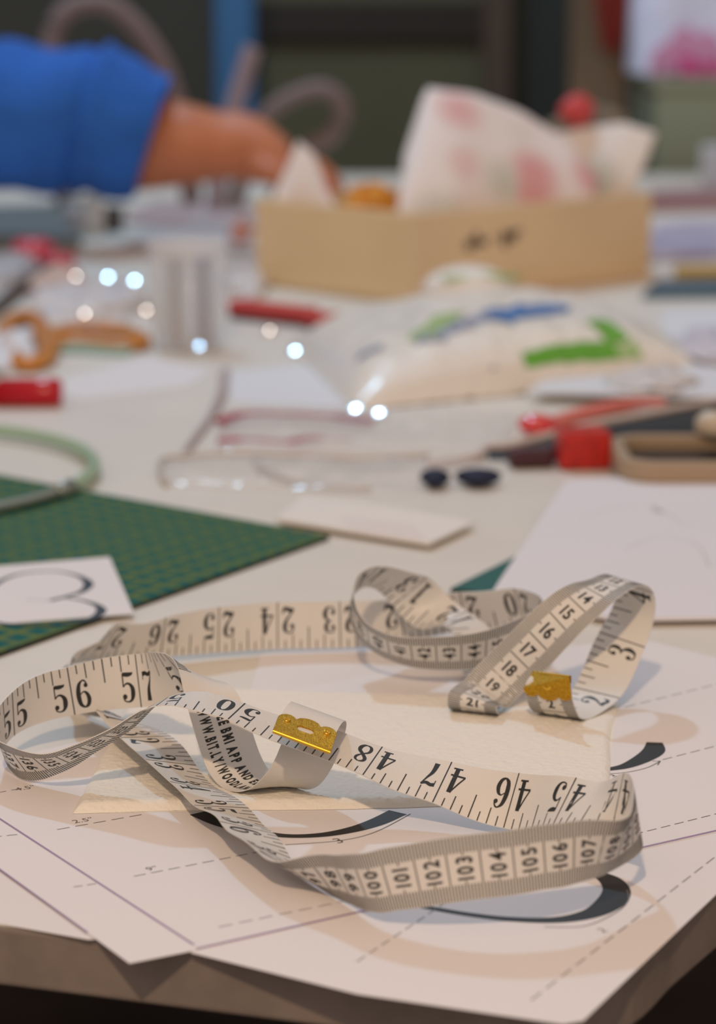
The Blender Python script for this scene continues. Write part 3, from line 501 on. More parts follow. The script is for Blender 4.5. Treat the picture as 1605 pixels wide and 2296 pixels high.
# beige rounded tray
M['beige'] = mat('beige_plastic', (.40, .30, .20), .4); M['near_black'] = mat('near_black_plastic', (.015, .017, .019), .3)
tr = thing('rounded_tray', 23.4, 143.3, 0, 'beige rounded tray with a dark hollow on the white paper at right', 'tray')
o1, i1 = rounded(23.4, 143.3, 18, 8.6, 2.0, 0), rounded(23.4, 143.3, 16.4, 7.0, 1.4, 0); n = len(o1)
f = MB(); vs = [(x, y, .43) for x, y in o1] + [(x, y, 1.55) for x, y in o1] + [(x, y, 1.55) for x, y in i1] + [(x, y, .7) for x, y in i1]
f.mesh(vs, [(k * n + i, k * n + (i + 1) % n, (k + 1) * n + (i + 1) % n, (k + 1) * n + i) for k in range(3) for i in range(n)]); f.mesh(vs[:n], [tuple(range(n - 1, -1, -1))])
f.build('rim', M['beige'], tr, bevel=.16, weld=True)
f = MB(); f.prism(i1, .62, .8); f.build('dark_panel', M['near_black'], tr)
f = MB(); f.lathe([(0, 1.55), (.9, 1.55), (1.15, 1.9), (1.1, 2.5), (.7, 2.9), (0, 3.0)], (20.6, 147.0, 0), 20)
M['cream'] = mat('cream_plastic', (.62, .54, .42), .4)
tag(f.build('wooden_bead', M['cream']), 'cream rounded bead on the back rim of the beige tray', 'bead')
# black pouch with pale piping, red blocks, salmon strap
M['black_cloth'] = mat('black_nylon', (.012, .012, .013), .6, bump=.3, bump_scale=300); M['piping'] = mat('pale_piping', (.62, .54, .50), .6)
pc = thing('zip_pouch', 17, 160, 0, 'black fabric pouch with pale piping behind the beige tray', 'pouch')
f = MB()
PB = cr([(7.6, 148.6, .3), (9.6, 149.2, .45), (13.1, 151.6, .95), (17.2, 154.0, 1.25), (22.9, 158.6, 1.4), (29.5, 163.5, 1.5)], 8)
def pouch(u, v):
    """low wedge: rises from the table in front to the piped back edge"""
    k = u * (len(PB) - 1); i = min(int(k), len(PB) - 2); w = k - i; b = [a * (1 - w) + c * w for a, c in zip(PB[i], PB[i + 1])]
    fy = 147.2 if u < .3 else min(150.4, 147.2 + (u - .3) * 26); d = max(1.2, b[1] - fy)
    prof = [(0, .04), (.35, .75), (.8, 1.0), (1.0, .93), (1.05, .04), (0, .04)]; q = v * 5; m = min(int(q), 4); t = q - m
    yy = prof[m][0] * (1 - t) + prof[m + 1][0] * t; zz = prof[m][1] * (1 - t) + prof[m + 1][1] * t
    return (b[0], b[1] - d * (1 - yy), .05 + b[2] * zz)
f.grid(pouch, 60, 20)
for e in (0, 1): f.face([pouch(e, k / 20) for k in range(20)][::(1 if e else -1)])
f.build('pouch_body', M['black_cloth'], pc)
pp = lambda px, py, y: (aty(px, py, y)[0], y, aty(px, py, y)[1])
f = MB(); f.tube(cr([(*at(960, 1040, .3), .3), (*at(1060, 1026, .3), .3)] + [(x, y + .1, z + .18) for x, y, z in PB[::6]], 5), .25, 8); f.build('piping', M['piping'], pc)
M['red'] = mat('bright_red_plastic', (.62, .022, .012), .35, noise_amt=.4, noise_scale=300); M['red_gloss'] = mat('glossy_red', (.72, .03, .035), .12, coat=1.0); M['salmon'] = mat('salmon_webbing', (.68, .17, .13), .7)
f = MB(); x, z = aty(1305, 1050, 145.5); f.box((x, 145.5, .05), (3.0, 2.4, 2.2), .1)
tag(f.build('red_box', M['red'], bevel=.25), 'small bright red block in front of the black pouch', 'box')
f = MB(); x, z = aty(1206, 957, 155)[0], .68
f.grid(lambda u, v: (x + 1.25 * math.cos(u * 6.2832) * math.sin(v * math.pi) * 1.0, 155 + 1.0 * math.sin(u * 6.2832) * math.sin(v * math.pi), z + .65 * -math.cos(v * math.pi)), 24, 14, closed_u=True)
tag(f.build('red_button', M['red_gloss']), 'shiny red rounded piece at the left end of the salmon strap', 'trimming')
f = MB()
sp = cr([(*at(a, b, .5), .5) for a, b in ((1235, 950), (1300, 930), (1370, 912), (1430, 903), (1490, 902))], 6)
f.tube(sp, [.5 + .35 * math.sin(math.pi * min(1, .15 + k / len(sp))) for k in range(len(sp))], 8, flat=.5)
tag(f.build('strap', M['salmon']), 'salmon red strap lying on the table behind the black pouch', 'strap')
# clear film packs
def film_mat():
    m = mat('clear_film', (.93, .93, .95), .12, alpha=.30, bump=1.0, bump_scale=60, spec=.7); return m
M['film'] = film_mat(); M['film_edge'] = mat('film_seam', (.60, .55, .50), .4); M['navy'] = mat('navy_felt', (.012, .018, .05), .8); M['crimson'] = mat('crimson_seal', (.42, .03, .06), .5)
def film(poly4, h, seed, nu=40, nv=30, amp=.4):
    g = MB()
    def fn(u, v):
        x = (poly4[0][0] * (1 - u) + poly4[1][0] * u) * (1 - v) + (poly4[3][0] * (1 - u) + poly4[2][0] * u) * v
        y = (poly4[0][1] * (1 - u) + poly4[1][1] * u) * (1 - v) + (poly4[3][1] * (1 - u) + poly4[2][1] * u) * v
        e = (max(0, 1 - (2 * u - 1) ** 4) * max(0, 1 - (2 * v - 1) ** 4)) ** .5
        return (x, y, .06 + e * (h + amp * noise.noise(Vector((x * .45 + seed, y * .3, seed))) + amp * .5 * noise.noise(Vector((x * 1.2, y * .8, seed)))))
    g.grid(fn, nu, nv); return g
b1 = thing('clear_bag', -2, 140, 0, 'flat clear plastic bag with beige seams behind the cream card', 'plastic bag')
q4 = pl([(365, 1092), (900, 1118), (1150, 1040), (375, 1036)]); film(q4, .5, 2).build('film', M['film'], b1)
f = MB(); f.tube(cr([(*at(372, 1094), .3), (*at(358, 1062), .35), (*at(385, 1040), .4), (*at(580, 1036), .5), (*at(800, 1046), .5), (*at(960, 1040), .5)], 6), .17, 8); f.build('seam', M['film_edge'], b1)
f = MB(); f.tube(cr([(*at(573, 1040), .4), (*at(590, 1066), .35), (*at(680, 1096), .3), (*at(830, 1108), .3)], 6), .15, 8); f.build('seam', M['film_edge'], b1)
b2 = thing('clear_bag', 3, 150, 0, 'clear resealable bag with two crimson stripes left of the red block', 'plastic bag')
q4 = pl([(480, 1020), (1130, 1015), (1180, 925), (500, 925)]); film(q4, .7, 9).build('film', M['film'], b2)
f = MB(); f.tube(cr([(*at(492, 962), .5), (*at(545, 946), .5), (*at(640, 945), .5), (*at(760, 952), .5), (*at(835, 962), .5)], 6), [.36] * 6 + [.22] * 12 + [.34] * 7, 8, flat=.6); f.build('zip_seal', M['crimson'], b2)
f = MB(); f.tube(cr([(*at(490, 1006), .5), (*at(560, 1003), .5), (*at(640, 1010), .5), (*at(700, 1001), .5), (*at(790, 1003), .5)], 6), [.25] * 5 + [.12] * 8 + [.26] * 7 + [.08] * 5, 8, flat=.6); f.build('zip_seal', M['crimson'], b2)
for px, py, w, lab in ((975, 1094, .75, 'small navy felt scrap inside the clear bag, nearer the card'), (1072, 1092, 1.15, 'longer navy felt scrap right of the other, by the red block')):
    x, y = at(px, py); f = MB()
    f.grid(lambda u, v: (x + w * math.cos(u * 6.2832) * math.sin(v * math.pi) * (1 + .25 * math.sin(u * 19)), y + 1.1 * math.sin(u * 6.2832) * math.sin(v * math.pi), .55 + .5 * -math.cos(v * math.pi)), 24, 10, closed_u=True)
    tag(f.build('felt_scrap', M['navy']), lab, 'fabric scrap')
x, y = at(1190, 1050); f = MB(); f.box((x, y + .3, .05), (2.6, 1.5, 1.1), .15); M['dark_maroon'] = mat('dark_maroon', (.06, .015, .02), .5)
tag(f.build('maroon_box', M['dark_maroon'], bevel=.3), 'dark maroon piece tucked left of the red block', 'box')
f = MB(); f.tube(cr([(*at(505, 838), .2), (*at(497, 890), .2), (*at(470, 945), .2), (*at(430, 1000), .2), (*at(412, 1030), .2)], 8), [.30] * 14 + [.2] * 19, 8)
M['mauve_cord'] = mat('mauve_cord', (.44, .36, .35), .7); tag(f.build('cord', M['mauve_cord']), 'thin mauve cord running down to the clear bag', 'cord')
# loose white papers
def leaf(pts, z, m, label, name='paper_sheet', cat='paper', t=.03):
    f = MB(); f.prism(pl(pts), z, z + t, 0); return tag(f.build(name, m), label, cat)
M['white2'] = mat('white_paper_cool', (.76, .77, .80), .7)
leaf([(520, 905), (500, 835), (720, 815), (830, 850), (800, 920)], .02, M['white2'], 'white sheet in front of the wipes packet and the cup')
leaf([(1515, 905), (1480, 700), (1700, 690), (1760, 890)], .05, M['white2'], 'white sheet at the right edge beside the wipes packet')
leaf([(1180, 905), (1330, 800), (1640, 770), (1640, 915)], .6, M['white2'], 'crinkled white sheet between the wipes packet and the salmon strap', t=.2)
leaf([(100, 862), (330, 800), (480, 830), (420, 870), (180, 900)], .02, M['paper2'], 'white paper strip beside the red marker')
# red marker
M['marker'] = mat('red_marker_plastic', (.52, .015, .03), .3); M['marker_cap'] = mat('darker_red_cap', (.50, .0, .012), .25)
mk = thing('marker_pen', -24, 164, 0, 'red marker pen lying at the left edge of the table', 'pen'); xr = at(146, 900)[0]
f = MB(); f.lathe([(0, -14), (.7, -14), (.82, -13), (.82, -4), (0, -4)], (xr, 165, .85), 20, 'x'); f.build('barrel', M['marker'], mk)
f = MB(); f.lathe([(0, -4), (.92, -4), (.92, -.35), (.75, 0), (0, 0)], (xr, 165, .92), 20, 'x'); f.build('cap', M['marker_cap'], mk)

# packet of wipes
M['wipes'] = mat('cream_film_packet', (.87, .83, .74), .28, bump=.5, bump_scale=45, col2=(.87, .85, .80), noise_scale=14)
M['lime'] = mat('lime_green_print', (.13, .42, .03), .35); M['pale_lime'] = mat('pale_lime_print', (.38, .56, .22), .35); M['sky'] = mat('blue_print', (.05, .20, .50), .35); M['slate'] = mat('grey_blue_print', (.28, .32, .46), .35)
wp = thing('wipes_packet', 8, 178, 0, 'cream wipes packet printed in blue and green in front of the wooden box', 'packet')
WQ = [(-.2, 163.0), (24.5, 177), (18.5, 203), (-5.2, 190)]
def wipes(u, v):
    x = (WQ[0][0] * (1 - u) + WQ[1][0] * u) * (1 - v) + (WQ[3][0] * (1 - u) + WQ[2][0] * u) * v
    y = (WQ[0][1] * (1 - u) + WQ[1][1] * u) * (1 - v) + (WQ[3][1] * (1 - u) + WQ[2][1] * u) * v
    eu = max(0, 1 - abs(2 * u - 1) ** 3.2); ev = max(0, 1 - abs(2 * v - 1) ** 4)
    z = .1 + 4.0 * (eu ** .6) * (ev ** .5) + .35 * noise.noise(Vector((x * .5, y * .3, 1))) * eu * ev + .2 * noise.noise(Vector((x * 1.3, y * .9, 4))) * eu
    return (x, y, z)
f = MB(); f.grid(wipes, 70, 50)
f.face([wipes(a, b) for a, b in ((0, 1), (1, 1), (1, 0), (0, 0))]); body = f.build('packet_body', M['wipes'], wp)
def wipes_find(px, py):
    best = None
    for i in range(61):
        for j in range(61):
            p = wipes(i / 60, j / 60); d = p[1] * math.cos(PITCH) + (CAMH - p[2]) * math.sin(PITCH)
            X = 802.5 + 5800 * p[0] / d; Y = 1148 - 5800 * (p[1] * math.sin(PITCH) - (CAMH - p[2]) * math.cos(PITCH)) / d
            e = (X - px) ** 2 + (Y - py) ** 2 + (300 if j > 40 else 0)
            if best is None or e < best[0]: best = (e, i / 60, j / 60)
    return best[1:]
def wprint(pts, w, mi, name):
    """printed stripe on the packet through photo points"""
    L = [(*wipes_find(*p), w) for p in (pts[0], pts[-1])]; g = MB()
    def lift(u, v):
        p = wipes(min(max(u, .02), .98), min(max(v, .02), .98)); return (p[0], p[1], p[2] + .10)
    (u0, v0, _), (u1, v1, _) = L; du, dv = u1 - u0, v1 - v0; l = math.hypot(du, dv) or 1; nu, nv = -dv / l * w / 2, du / l * w / 2
    g.grid(lambda a, b: lift(u0 + du * a + nu * (2 * b - 1), v0 + dv * a + nv * (2 * b - 1)), 14, 8)
    return g.build(name, mi, body)
wprint([(1185, 885), (1225, 862), (1290, 846), (1350, 832), (1388, 822)], .115, M['lime'], 'green_stripe')
wprint([(1395, 812), (1440, 800)], .07, M['pale_lime'], 'green_stripe')
wprint([(940, 765), (985, 730), (1020, 700)], .08, M['pale_lime'], 'green_stripe')
wprint([(1335, 742), (1385, 738)], .12, M['lime'], 'green_dot')
for k in range(7): wprint([(1118 + 20 * k, 722 - 3 * k), (1126 + 20 * k, 696 - 2 * k)], .085, M['sky'], 'blue_lettering')
for k in range(6): wprint([(952 + 27 * k, 772 - 11 * k), (962 + 27 * k, 752 - 10 * k)], .05, M['slate'], 'grey_lettering')
for k in range(5): wprint([(1046 + 20 * k, 892 - 5 * k), (1052 + 20 * k, 880 - 5 * k)], .05, M['sky'] if k < 3 else M['slate'], 'small_lettering')
wprint([(822, 800), (832, 785)], .07, M['slate'], 'grey_lettering')
f = MB()
f.grid(lambda u, v: (8.5 + 3.6 * math.cos(u * 6.2832) * math.sin(v * 1.57), 198.5 + 2.6 * math.sin(u * 6.2832) * math.sin(v * 1.57), 3.0 + 1.9 * math.cos(v * 1.57)), 24, 8, closed_u=True); f.build('lid', M['card'], wp)
f = MB(); f.tube([(6.5, 196.6, 4.2), (10.5, 197.4, 4.3), (12.5, 198, 4.1)], .45, 8, flat=.4); f.build('pull_tab', M['pale_lime'], wp)

# shiny discs added to make glints, each tilted to mirror the cool lamp
M['chrome'] = mat('silver_glint_disc', (.92, .92, .92), .16, metal=1.0); M['copper'] = mat('copper_glint_disc', (.95, .55, .36), .16, metal=1.0)
glint_discs = [(450, 776, .6, 'chrome', 'added silver glint disc in front of the clear cup, the brightest glint'), (662, 787, .5, 'chrome', 'added silver glint disc right of the clear cup near the wipes packet'),
       (242, 622, .6, 'chrome', 'added silver glint disc left of the clear cup, left one of the close pair'), (302, 630, .6, 'chrome', 'added silver glint disc left of the clear cup, right one of the close pair'),
       (328, 697, .5, 'copper', 'added copper glint disc at the left foot of the clear cup'), (190, 704, .5, 'copper', 'added copper glint disc above the orange scissors'), (170, 620, .5, 'copper', 'added copper glint disc left of the close pair of silver ones'),
       (797, 917, .6, 'chrome', 'added silver glint disc at the front corner of the wipes packet'), (850, 926, .5, 'chrome', 'added silver glint disc beside the one at the front corner of the wipes packet'),
       (1528, 772, .45, 'copper', 'added copper glint disc at the right end of the wipes packet'), (728, 822, .45, 'copper', 'added copper glint disc at the left end of the wipes packet'), (605, 742, .45, 'copper', 'added copper glint disc in front of the narrow red case')]
for px, py, r, mm, lab in glint_discs:
    hgt = {(242, 622): 2.2, (302, 630): 1.8, (190, 704): 1.9, (328, 697): .6, (170, 620): 2.2}.get((px, py), .4)
    p = Vector((*at(px, py, hgt), hgt)); l = Vector(((cool.location.x) * 100, cool.location.y * 100, (cool.location.z - TZ) * 100)) - p; v = Vector((0, 0, CAMH)) - p
    nz = (l.normalized() + v.normalized()).normalized(); ax = nz.cross(Vector((1, 0, 0))).normalized(); bx2 = ax.cross(nz)
    RC = {(450, 776): 4.0, (797, 917): 4.0, (850, 926): 4.0, (242, 622): 2.4, (302, 630): 2.4, (662, 787): 2.4}.get((px, py), 1.7); f = MB(); n = 24; ring = [(0, 0)] + [(r * k / 4, RC - math.sqrt(RC * RC - (r * k / 4) ** 2)) for k in range(1, 5)]
    vs = [p + nz * .05]; fs = []
    for k in range(1, 5):
        for q in range(n):
            a = 2 * math.pi * q / n; vs.append(p + ax * (ring[k][0] * math.cos(a)) + bx2 * (ring[k][0] * math.sin(a)) + nz * (.05 - ring[k][1]))
    for q in range(n): vs.append(p + ax * (r * math.cos(2 * math.pi * q / n)) + bx2 * (r * math.sin(2 * math.pi * q / n)) - nz * .03)
    fs += [(0, 1 + q, 1 + (q + 1) % n) for q in range(n)] + [(1 + k * n + q, 1 + (k + 1) * n + q, 1 + (k + 1) * n + (q + 1) % n, 1 + k * n + (q + 1) % n) for k in range(4) for q in range(n)] + [tuple(1 + 4 * n + q for q in range(n))]
    f.mesh(vs, fs, 0, True); tag(f.build('glint_disc', M[mm], weld=True), lab, 'glint_disc', 'shiny discs added for glints on the table')

# clear cup with a dark spool in it
M['clear'] = mat('clear_plastic', (.92, .93, .95), .06, alpha=.28, spec=.8); M['plum'] = mat('plum_thread', (.16, .13, .20), .7); M['taupe'] = mat('taupe_thread', (.30, .25, .22), .7)
cx, cy = at(424, 782)
cup = thing('clear_cup', cx, cy, 0, 'clear plastic cup standing left of the wooden box', 'cup')
f = MB(); f.lathe([(0, .15), (2.5, .15), (2.55, .3), (3.0, 7.8), (3.12, 7.9), (3.1, 8.0), (2.92, 7.9), (2.45, .4), (0, .35)], (cx, cy, 0), 40); f.build('cup_wall', M['clear'], cup)
f = MB(); f.tube([(cx + 3.03 * math.cos(a * .157), cy + 3.03 * math.sin(a * .157), 7.95) for a in range(40)], .1, 6, closed=True); f.build('rim', M['clear'], cup)
for dx, mm, lab in ((-.95, 'taupe', 'taupe spool standing in the clear cup, left one'), (1.05, 'plum', 'plum blue spool standing in the clear cup, right one')):
    f = MB(); f.lathe([(0, .45), (.8, .45), (.8, .8), (.7, .9), (.72, 6.3), (.8, 6.4), (.8, 6.7), (0, 6.7)], (cx + dx, cy + .3, 0), 24); tag(f.build('thread_spool', M[mm]), lab, 'spool')

# orange-handled scissors
M['orange'] = mat('orange_plastic', (.62, .24, .03), .35); M['steel'] = mat('scissor_steel', (.45, .46, .46), .25, metal=1.0); M['teal'] = mat('pale_teal_plastic', (.30, .48, .42), .5)
sc = thing('scissors', -20, 190, 0, 'orange-handled scissors lying at the left edge of the table', 'scissors')
P = lambda px, py, z=.6: (*at(px, py, z), z)
f = MB(); f.tube(cr([P(70, 815), P(28, 800), P(8, 750), P(30, 715), P(75, 712), P(96, 745), P(108, 790)], 6, True), .75, 10, closed=True, flat=.7); f.build('handle', M['orange'], sc)
f = MB(); f.tube(cr([P(95, 765), P(130, 742), P(215, 733), P(290, 744), P(322, 765), P(270, 772), P(180, 764)], 6, True), .6, 10, closed=True, flat=.7); f.build('handle', M['orange'], sc)
f = MB(); a, b = at(95, 790), at(-260, 900); f.prism([(a[0], a[1] - .6), (a[0], a[1] + .6), (b[0], b[1] + .1), (b[0], b[1] - .1)], .35, .55); f.build('blade', M['steel'], sc)
f = MB(); f.prism([(a[0], a[1] - .2), (a[0], a[1] + .9), (b[0], b[1] + 1.6), (b[0], b[1] + 1.4)], .57, .75); f.build('blade', M['steel'], sc)
f = MB(); f.lathe([(0, .9), (.4, .88), (.5, .75), (0, .75)], (a[0] - 2, a[1] + .2, 0), 16); f.build('screw', M['steel'], sc)
f = MB(); f.box((*at(230, 785), .02), (5.2, 4.6, .5), -.25); tag(f.build('plastic_template', M['teal'], bevel=.15), 'pale teal plastic template under the orange scissors', 'template')

# narrow red case in front of the box
M['dark_red'] = mat('red_enamel', (.55, .05, .05), .35)
rcs = thing('red_case', -2, 205, 0, 'narrow red case with a dark base in front of the wooden box', 'case')
for (p0, p1, h) in (((525, 712), (700, 732), 1.3), ((690, 735), (862, 748), 1.0)):
    a, b = at(*p0), at(*p1); ang = math.atan2(b[1] - a[1], b[0] - a[0]); l = math.hypot(b[0] - a[0], b[1] - a[1]); mx, my = (a[0] + b[0]) / 2, (a[1] + b[1]) / 2
    f = MB(); f.box((mx, my, .05), (l * .97, 1.6, .5), ang); f.build('base', M['dark_maroon'], rcs)
    f = MB(); f.box((mx, my + .1, .55), (l, 2.0, h * .7), ang); f.build('lid', M['dark_red'], rcs, bevel=.2)

# crumpled white bag and small clutter on the left
M['white_film'] = mat('white_plastic_film', (.72, .68, .66), .3, bump=.6, bump_scale=40)
def lump(cx, cy, rx, ry, h, seed, m, name, label, cat, n=36, rough=.35, z0=.03):
    f = MB()
    def fn(u, v):
        a = u * 2 * math.pi; r = math.sin(v * math.pi / 2); k = 1 + rough * noise.noise(Vector((math.cos(a) * 1.7 + seed, math.sin(a) * 1.7, v * 2.2 + seed))) + rough * .5 * noise.noise(Vector((math.cos(a) * 5 + seed, math.sin(a) * 5, v * 6)))
        return (cx + rx * r * math.cos(a) * k, cy + ry * r * math.sin(a) * k, z0 + h * math.cos(v * math.pi / 2) * max(.1, k))
    f.grid(fn, n, 16, closed_u=True); return tag(f.build(name, m), label, cat)
def lump_px(px, py, rx, ry, h, *a, **k): return lump(*at(px, py), rx, ry, h, *a, **k)
M['fog'] = mat('greyish_plastic', (.55, .53, .52), .4, bump=.4, bump_scale=40); M['peach'] = mat('peach_fabric', (.62, .44, .36), .8); M['rose'] = mat('rose_red_plastic', (.60, .08, .11), .3)
lump_px(190, 690, 4.6, 12, 1.6, 3.1, M['white_film'], 'crumpled_bag', 'crumpled white plastic bag left of the clear cup', 'plastic bag')
lump_px(15, 800, 2.2, 9, 1.2, 5.2, M['white2'], 'tissue', 'crumpled bluish white tissue at the left edge by the scissors', 'tissue')
lump_px(125, 640, 2.4, 9, 1.3, 8.4, M['peach'], 'fabric_scrap', 'peach fabric scrap at far left behind the crumpled bag', 'fabric scrap')
lump_px(10, 640, 2.4, 16, 2.0, 2.2, M['fog'], 'crumpled_film', 'greyish crumpled film at the far left edge of the table', 'plastic film')
f = MB(); f.tube([(*at(-30, 722), .6), (*at(110, 612), .6)], .5, 8); M['dark_brown'] = mat('dark_brown_wood', (.07, .05, .035), .5)
tag(f.build('pencil', M['dark_brown']), 'dark brown pencil slanting across the far left of the table', 'pencil')
x, y = at(75, 588); f = MB(); f.lathe([(0, .03), (1.9, .03), (2.05, .3), (2.0, 1.5), (1.5, 2.1), (0, 2.25)], (x, y, 0), 28); f.lathe([(0, 0), (1.5, 0), (1.6, 1.1), (0, 1.2)], (x + 2.6, y - 3, .03), 24)
tag(f.build('round_tin', M['rose']), 'rose red round tin at far left under the blue sleeve', 'tin')
spx, spy = at(190, 528); sw = thing('thread_spool', spx, spy, 0, 'big white cotton reel standing under the blue sleeve', 'spool')
f = MB(); f.lathe([(0, .5), (1.9, .5), (2.05, 1.2), (2.05, 3.0), (1.8, 3.6), (0, 3.6)], (spx, spy, 0), 28); M['cotton'] = mat('white_cotton', (.80, .75, .68), .8); f.build('thread', M['cotton'], sw)
for pr in ([(0, .03), (2.2, .03), (2.2, .5), (0, .5)], [(0, 3.6), (1.9, 3.6), (1.9, 3.9), (0, 3.9)]):
    f = MB(); f.lathe(pr, (spx, spy, 0), 28); f.build('flange', M['cream'], sw)
f = MB(); x, y = at(252, 520); f.lathe([(0, .03), (1.1, .03), (1.2, 2.6), (0, 2.8)], (x, y, 0), 20); tag(f.build('cork', M['dark_brown']), 'dark brown stopper beside the big white cotton reel', 'stopper')
# flat magazines and packets under the arm
M['mag'] = mat('printed_pages', (.58, .52, .52), .5, col2=(.60, .40, .38), noise_scale=22); M['mag2'] = mat('grey_pages', (.52, .48, .48), .5, col2=(.62, .60, .60), noise_scale=16)
leaf([(240, 585), (330, 520), (560, 525), (575, 600)], .02, M['mag2'], 'greyish printed booklet behind the clear cup', 'booklet', 'booklet', .5)
leaf([(280, 505), (340, 462), (570, 470), (575, 520)], .02, M['mag'], 'pinkish magazine lying below the bare wrist', 'magazine', 'magazine', .6)
lump_px(542, 545, 1.1, 4, 2.2, 6.6, mat('coral_felt', (.62, .25, .16), .7), 'felt_scrap', 'coral felt scrap beside the left end of the wooden box', 'fabric scrap')
leaf([(-120, 560), (-120, 480), (190, 470), (180, 560)], .03, mat('grey_green_cloth', (.16, .18, .18), .8), 'grey-green folded cloth under the blue sleeve', 'folded_cloth', 'cloth', .8)
lump_px(560, 640, 2.2, 9, 1.4, 4.1, M['white_film'], 'tissue', 'white tissue between the clear cup and the wooden box', 'tissue')
lump_px(1462, 884, 2.8, 4, .8, 9.3, M['white_film'], 'crumpled_bag', 'crumpled white plastic between the wipes packet and the salmon strap', 'plastic bag', z0=.85)
lump_px(1600, 815, 3.0, 7, 1.2, 12.1, mat('lilac_white_film', (.66, .63, .70), .35, bump=.5, bump_scale=40), 'crumpled_film', 'crumpled lilac-white film at the right edge beside the wipes packet', 'plastic film', z0=.85)
# right-hand clutter
M['lilac'] = mat('lilac_pages', (.58, .54, .64), .5, col2=(.36, .33, .46), noise_scale=14); M['mustard'] = mat('mustard_card', (.55, .36, .07), .6); M['petrol'] = mat('petrol_blue_card', (.06, .12, .16), .5); M['dusty'] = mat('dusty_rose_card', (.34, .19, .19), .6)
leaf([(1440, 590), (1470, 520), (1760, 505), (1760, 585)], .02, M['lilac'], 'lilac and white magazine right of the wooden box', 'magazine', 'magazine', .9)
leaf([(1450, 478), (1455, 448), (1620, 440), (1720, 470)], .02, M['dusty'], 'dusty rose card behind the lilac magazine', 'card', 'card', 1.2)
f = MB(); f.box((*at(1600, 630), .03), (6.6, 3.0, 1.2), .08); tag(f.build('card_pack', M['mustard'], bevel=.15), 'mustard yellow pack at the right edge in front of the lilac magazine', 'pack')
leaf([(1440, 672), (1470, 640), (1720, 630), (1720, 668)], .02, M['petrol'], 'petrol blue folder right of the wooden box', 'folder', 'folder', .5)

# ------------------------------------------------------------------ wooden box with fabrics
M['box_wood'] = mat('pale_plywood', (.80, .60, .37), .6, noise_amt=.07, noise_scale=12); M['box_wood2'] = mat('pale_plywood_end', (.78, .61, .37), .6, noise_amt=.06, noise_scale=12)
BL, BC, BR = Vector((-8.9, 223.6)), Vector((4.4, 210.6)), Vector((25.9, 228.5)); BB = BL + BR - BC
bx = thing('wooden_box', 8, 226, 0, 'open pale wooden box holding floral fabrics at the back of the table', 'box')
def panel(p, q, z0, z1, t, name, m):
    d = (q - p).normalized(); n = Vector((-d.y, d.x)); f = MB()
    f.prism([tuple(p), tuple(q), tuple(q + n * t), tuple(p + n * t)], z0, z1); return f.build(name, m, bx, bevel=.12)
BHt = 7.6
panel(BC, BR, .1, BHt, .5, 'front_panel', M['box_wood']); panel(BR, BB, .1, BHt, .5, 'end_panel', M['box_wood2']); panel(BB, BL, .1, BHt, .5, 'back_panel', M['box_wood']); e = panel(BL, BC, .1, BHt, .5, 'end_panel', M['box_wood2'])
f = MB(); f.prism([tuple(BC), tuple(BR), tuple(BB), tuple(BL)], .05, .4); f.build('floor_panel', M['box_wood'], bx)
# worn dark stamp marks on the front panel
d = (BR - BC).normalized(); nrm = Vector((d.y, -d.x)); L = (BR - BC).length; M['stamp'] = mat('dark_stamp_ink', (.10, .065, .045), .7)
f = MB()
def stamp(u, z, su, sz):
    c = BC + d * u + nrm * .012
    for q in disc(0, 0, 1, 10): f.face([(c.x + d.x * a * su, c.y + d.y * a * su, z + b * sz) for a, b in q])
for u, z, su, sz in ((6.3, 4.6, .5, .55), (7.1, 5.0, .35, .8), (7.9, 4.7, .5, .35), (9.0, 5.1, .25, .2), (10.3, 4.8, .45, .8), (11.2, 5.0, .5, .6), (11.9, 5.3, .3, .3)): stamp(u, z, su, sz)
f.build('stamp_marks', M['stamp'], bx)
def floral(name, base, pink, leafc, scale):
    m = bpy.data.materials.new(name); m.use_nodes = True; nt = m.node_tree; b = nt.nodes['Principled BSDF']; b.inputs['Roughness'].default_value = .85
    tc = nt.nodes.new('ShaderNodeTexCoord'); v = nt.nodes.new('ShaderNodeTexVoronoi'); v.inputs['Scale'].default_value = scale; v.feature = 'F1'; nt.links.new(tc.outputs['Object'], v.inputs['Vector'])
    r = nt.nodes.new('ShaderNodeValToRGB'); r.color_ramp.elements[0].position = .20; r.color_ramp.elements[1].position = .58; r.color_ramp.elements[0].color = (1, 1, 1, 1); r.color_ramp.elements[1].color = (0, 0, 0, 1); nt.links.new(v.outputs['Distance'], r.inputs['Fac'])
    sp = nt.nodes.new('ShaderNodeSeparateColor'); nt.links.new(v.outputs['Color'], sp.inputs[0])
    pick = nt.nodes.new('ShaderNodeMath'); pick.operation = 'GREATER_THAN'; pick.inputs[1].default_value = .45; nt.links.new(sp.outputs[0], pick.inputs[0])
    c = nt.nodes.new('ShaderNodeMixRGB'); c.inputs[1].default_value = (*leafc, 1); c.inputs[2].default_value = (*pink, 1); nt.links.new(pick.outputs[0], c.inputs[0])
    mx = nt.nodes.new('ShaderNodeMixRGB'); mx.inputs[1].default_value = (*base, 1); nt.links.new(r.outputs['Color'], mx.inputs[0]); nt.links.new(c.outputs[0], mx.inputs[2]); nt.links.new(mx.outputs[0], b.inputs['Base Color']); return m
M['floral'] = floral('floral_cotton', (.86, .78, .74), (.74, .38, .37), (.58, .58, .48), 18); M['sheer'] = floral('sheer_floral', (.84, .78, .73), (.76, .54, .45), (.58, .56, .47), 20)
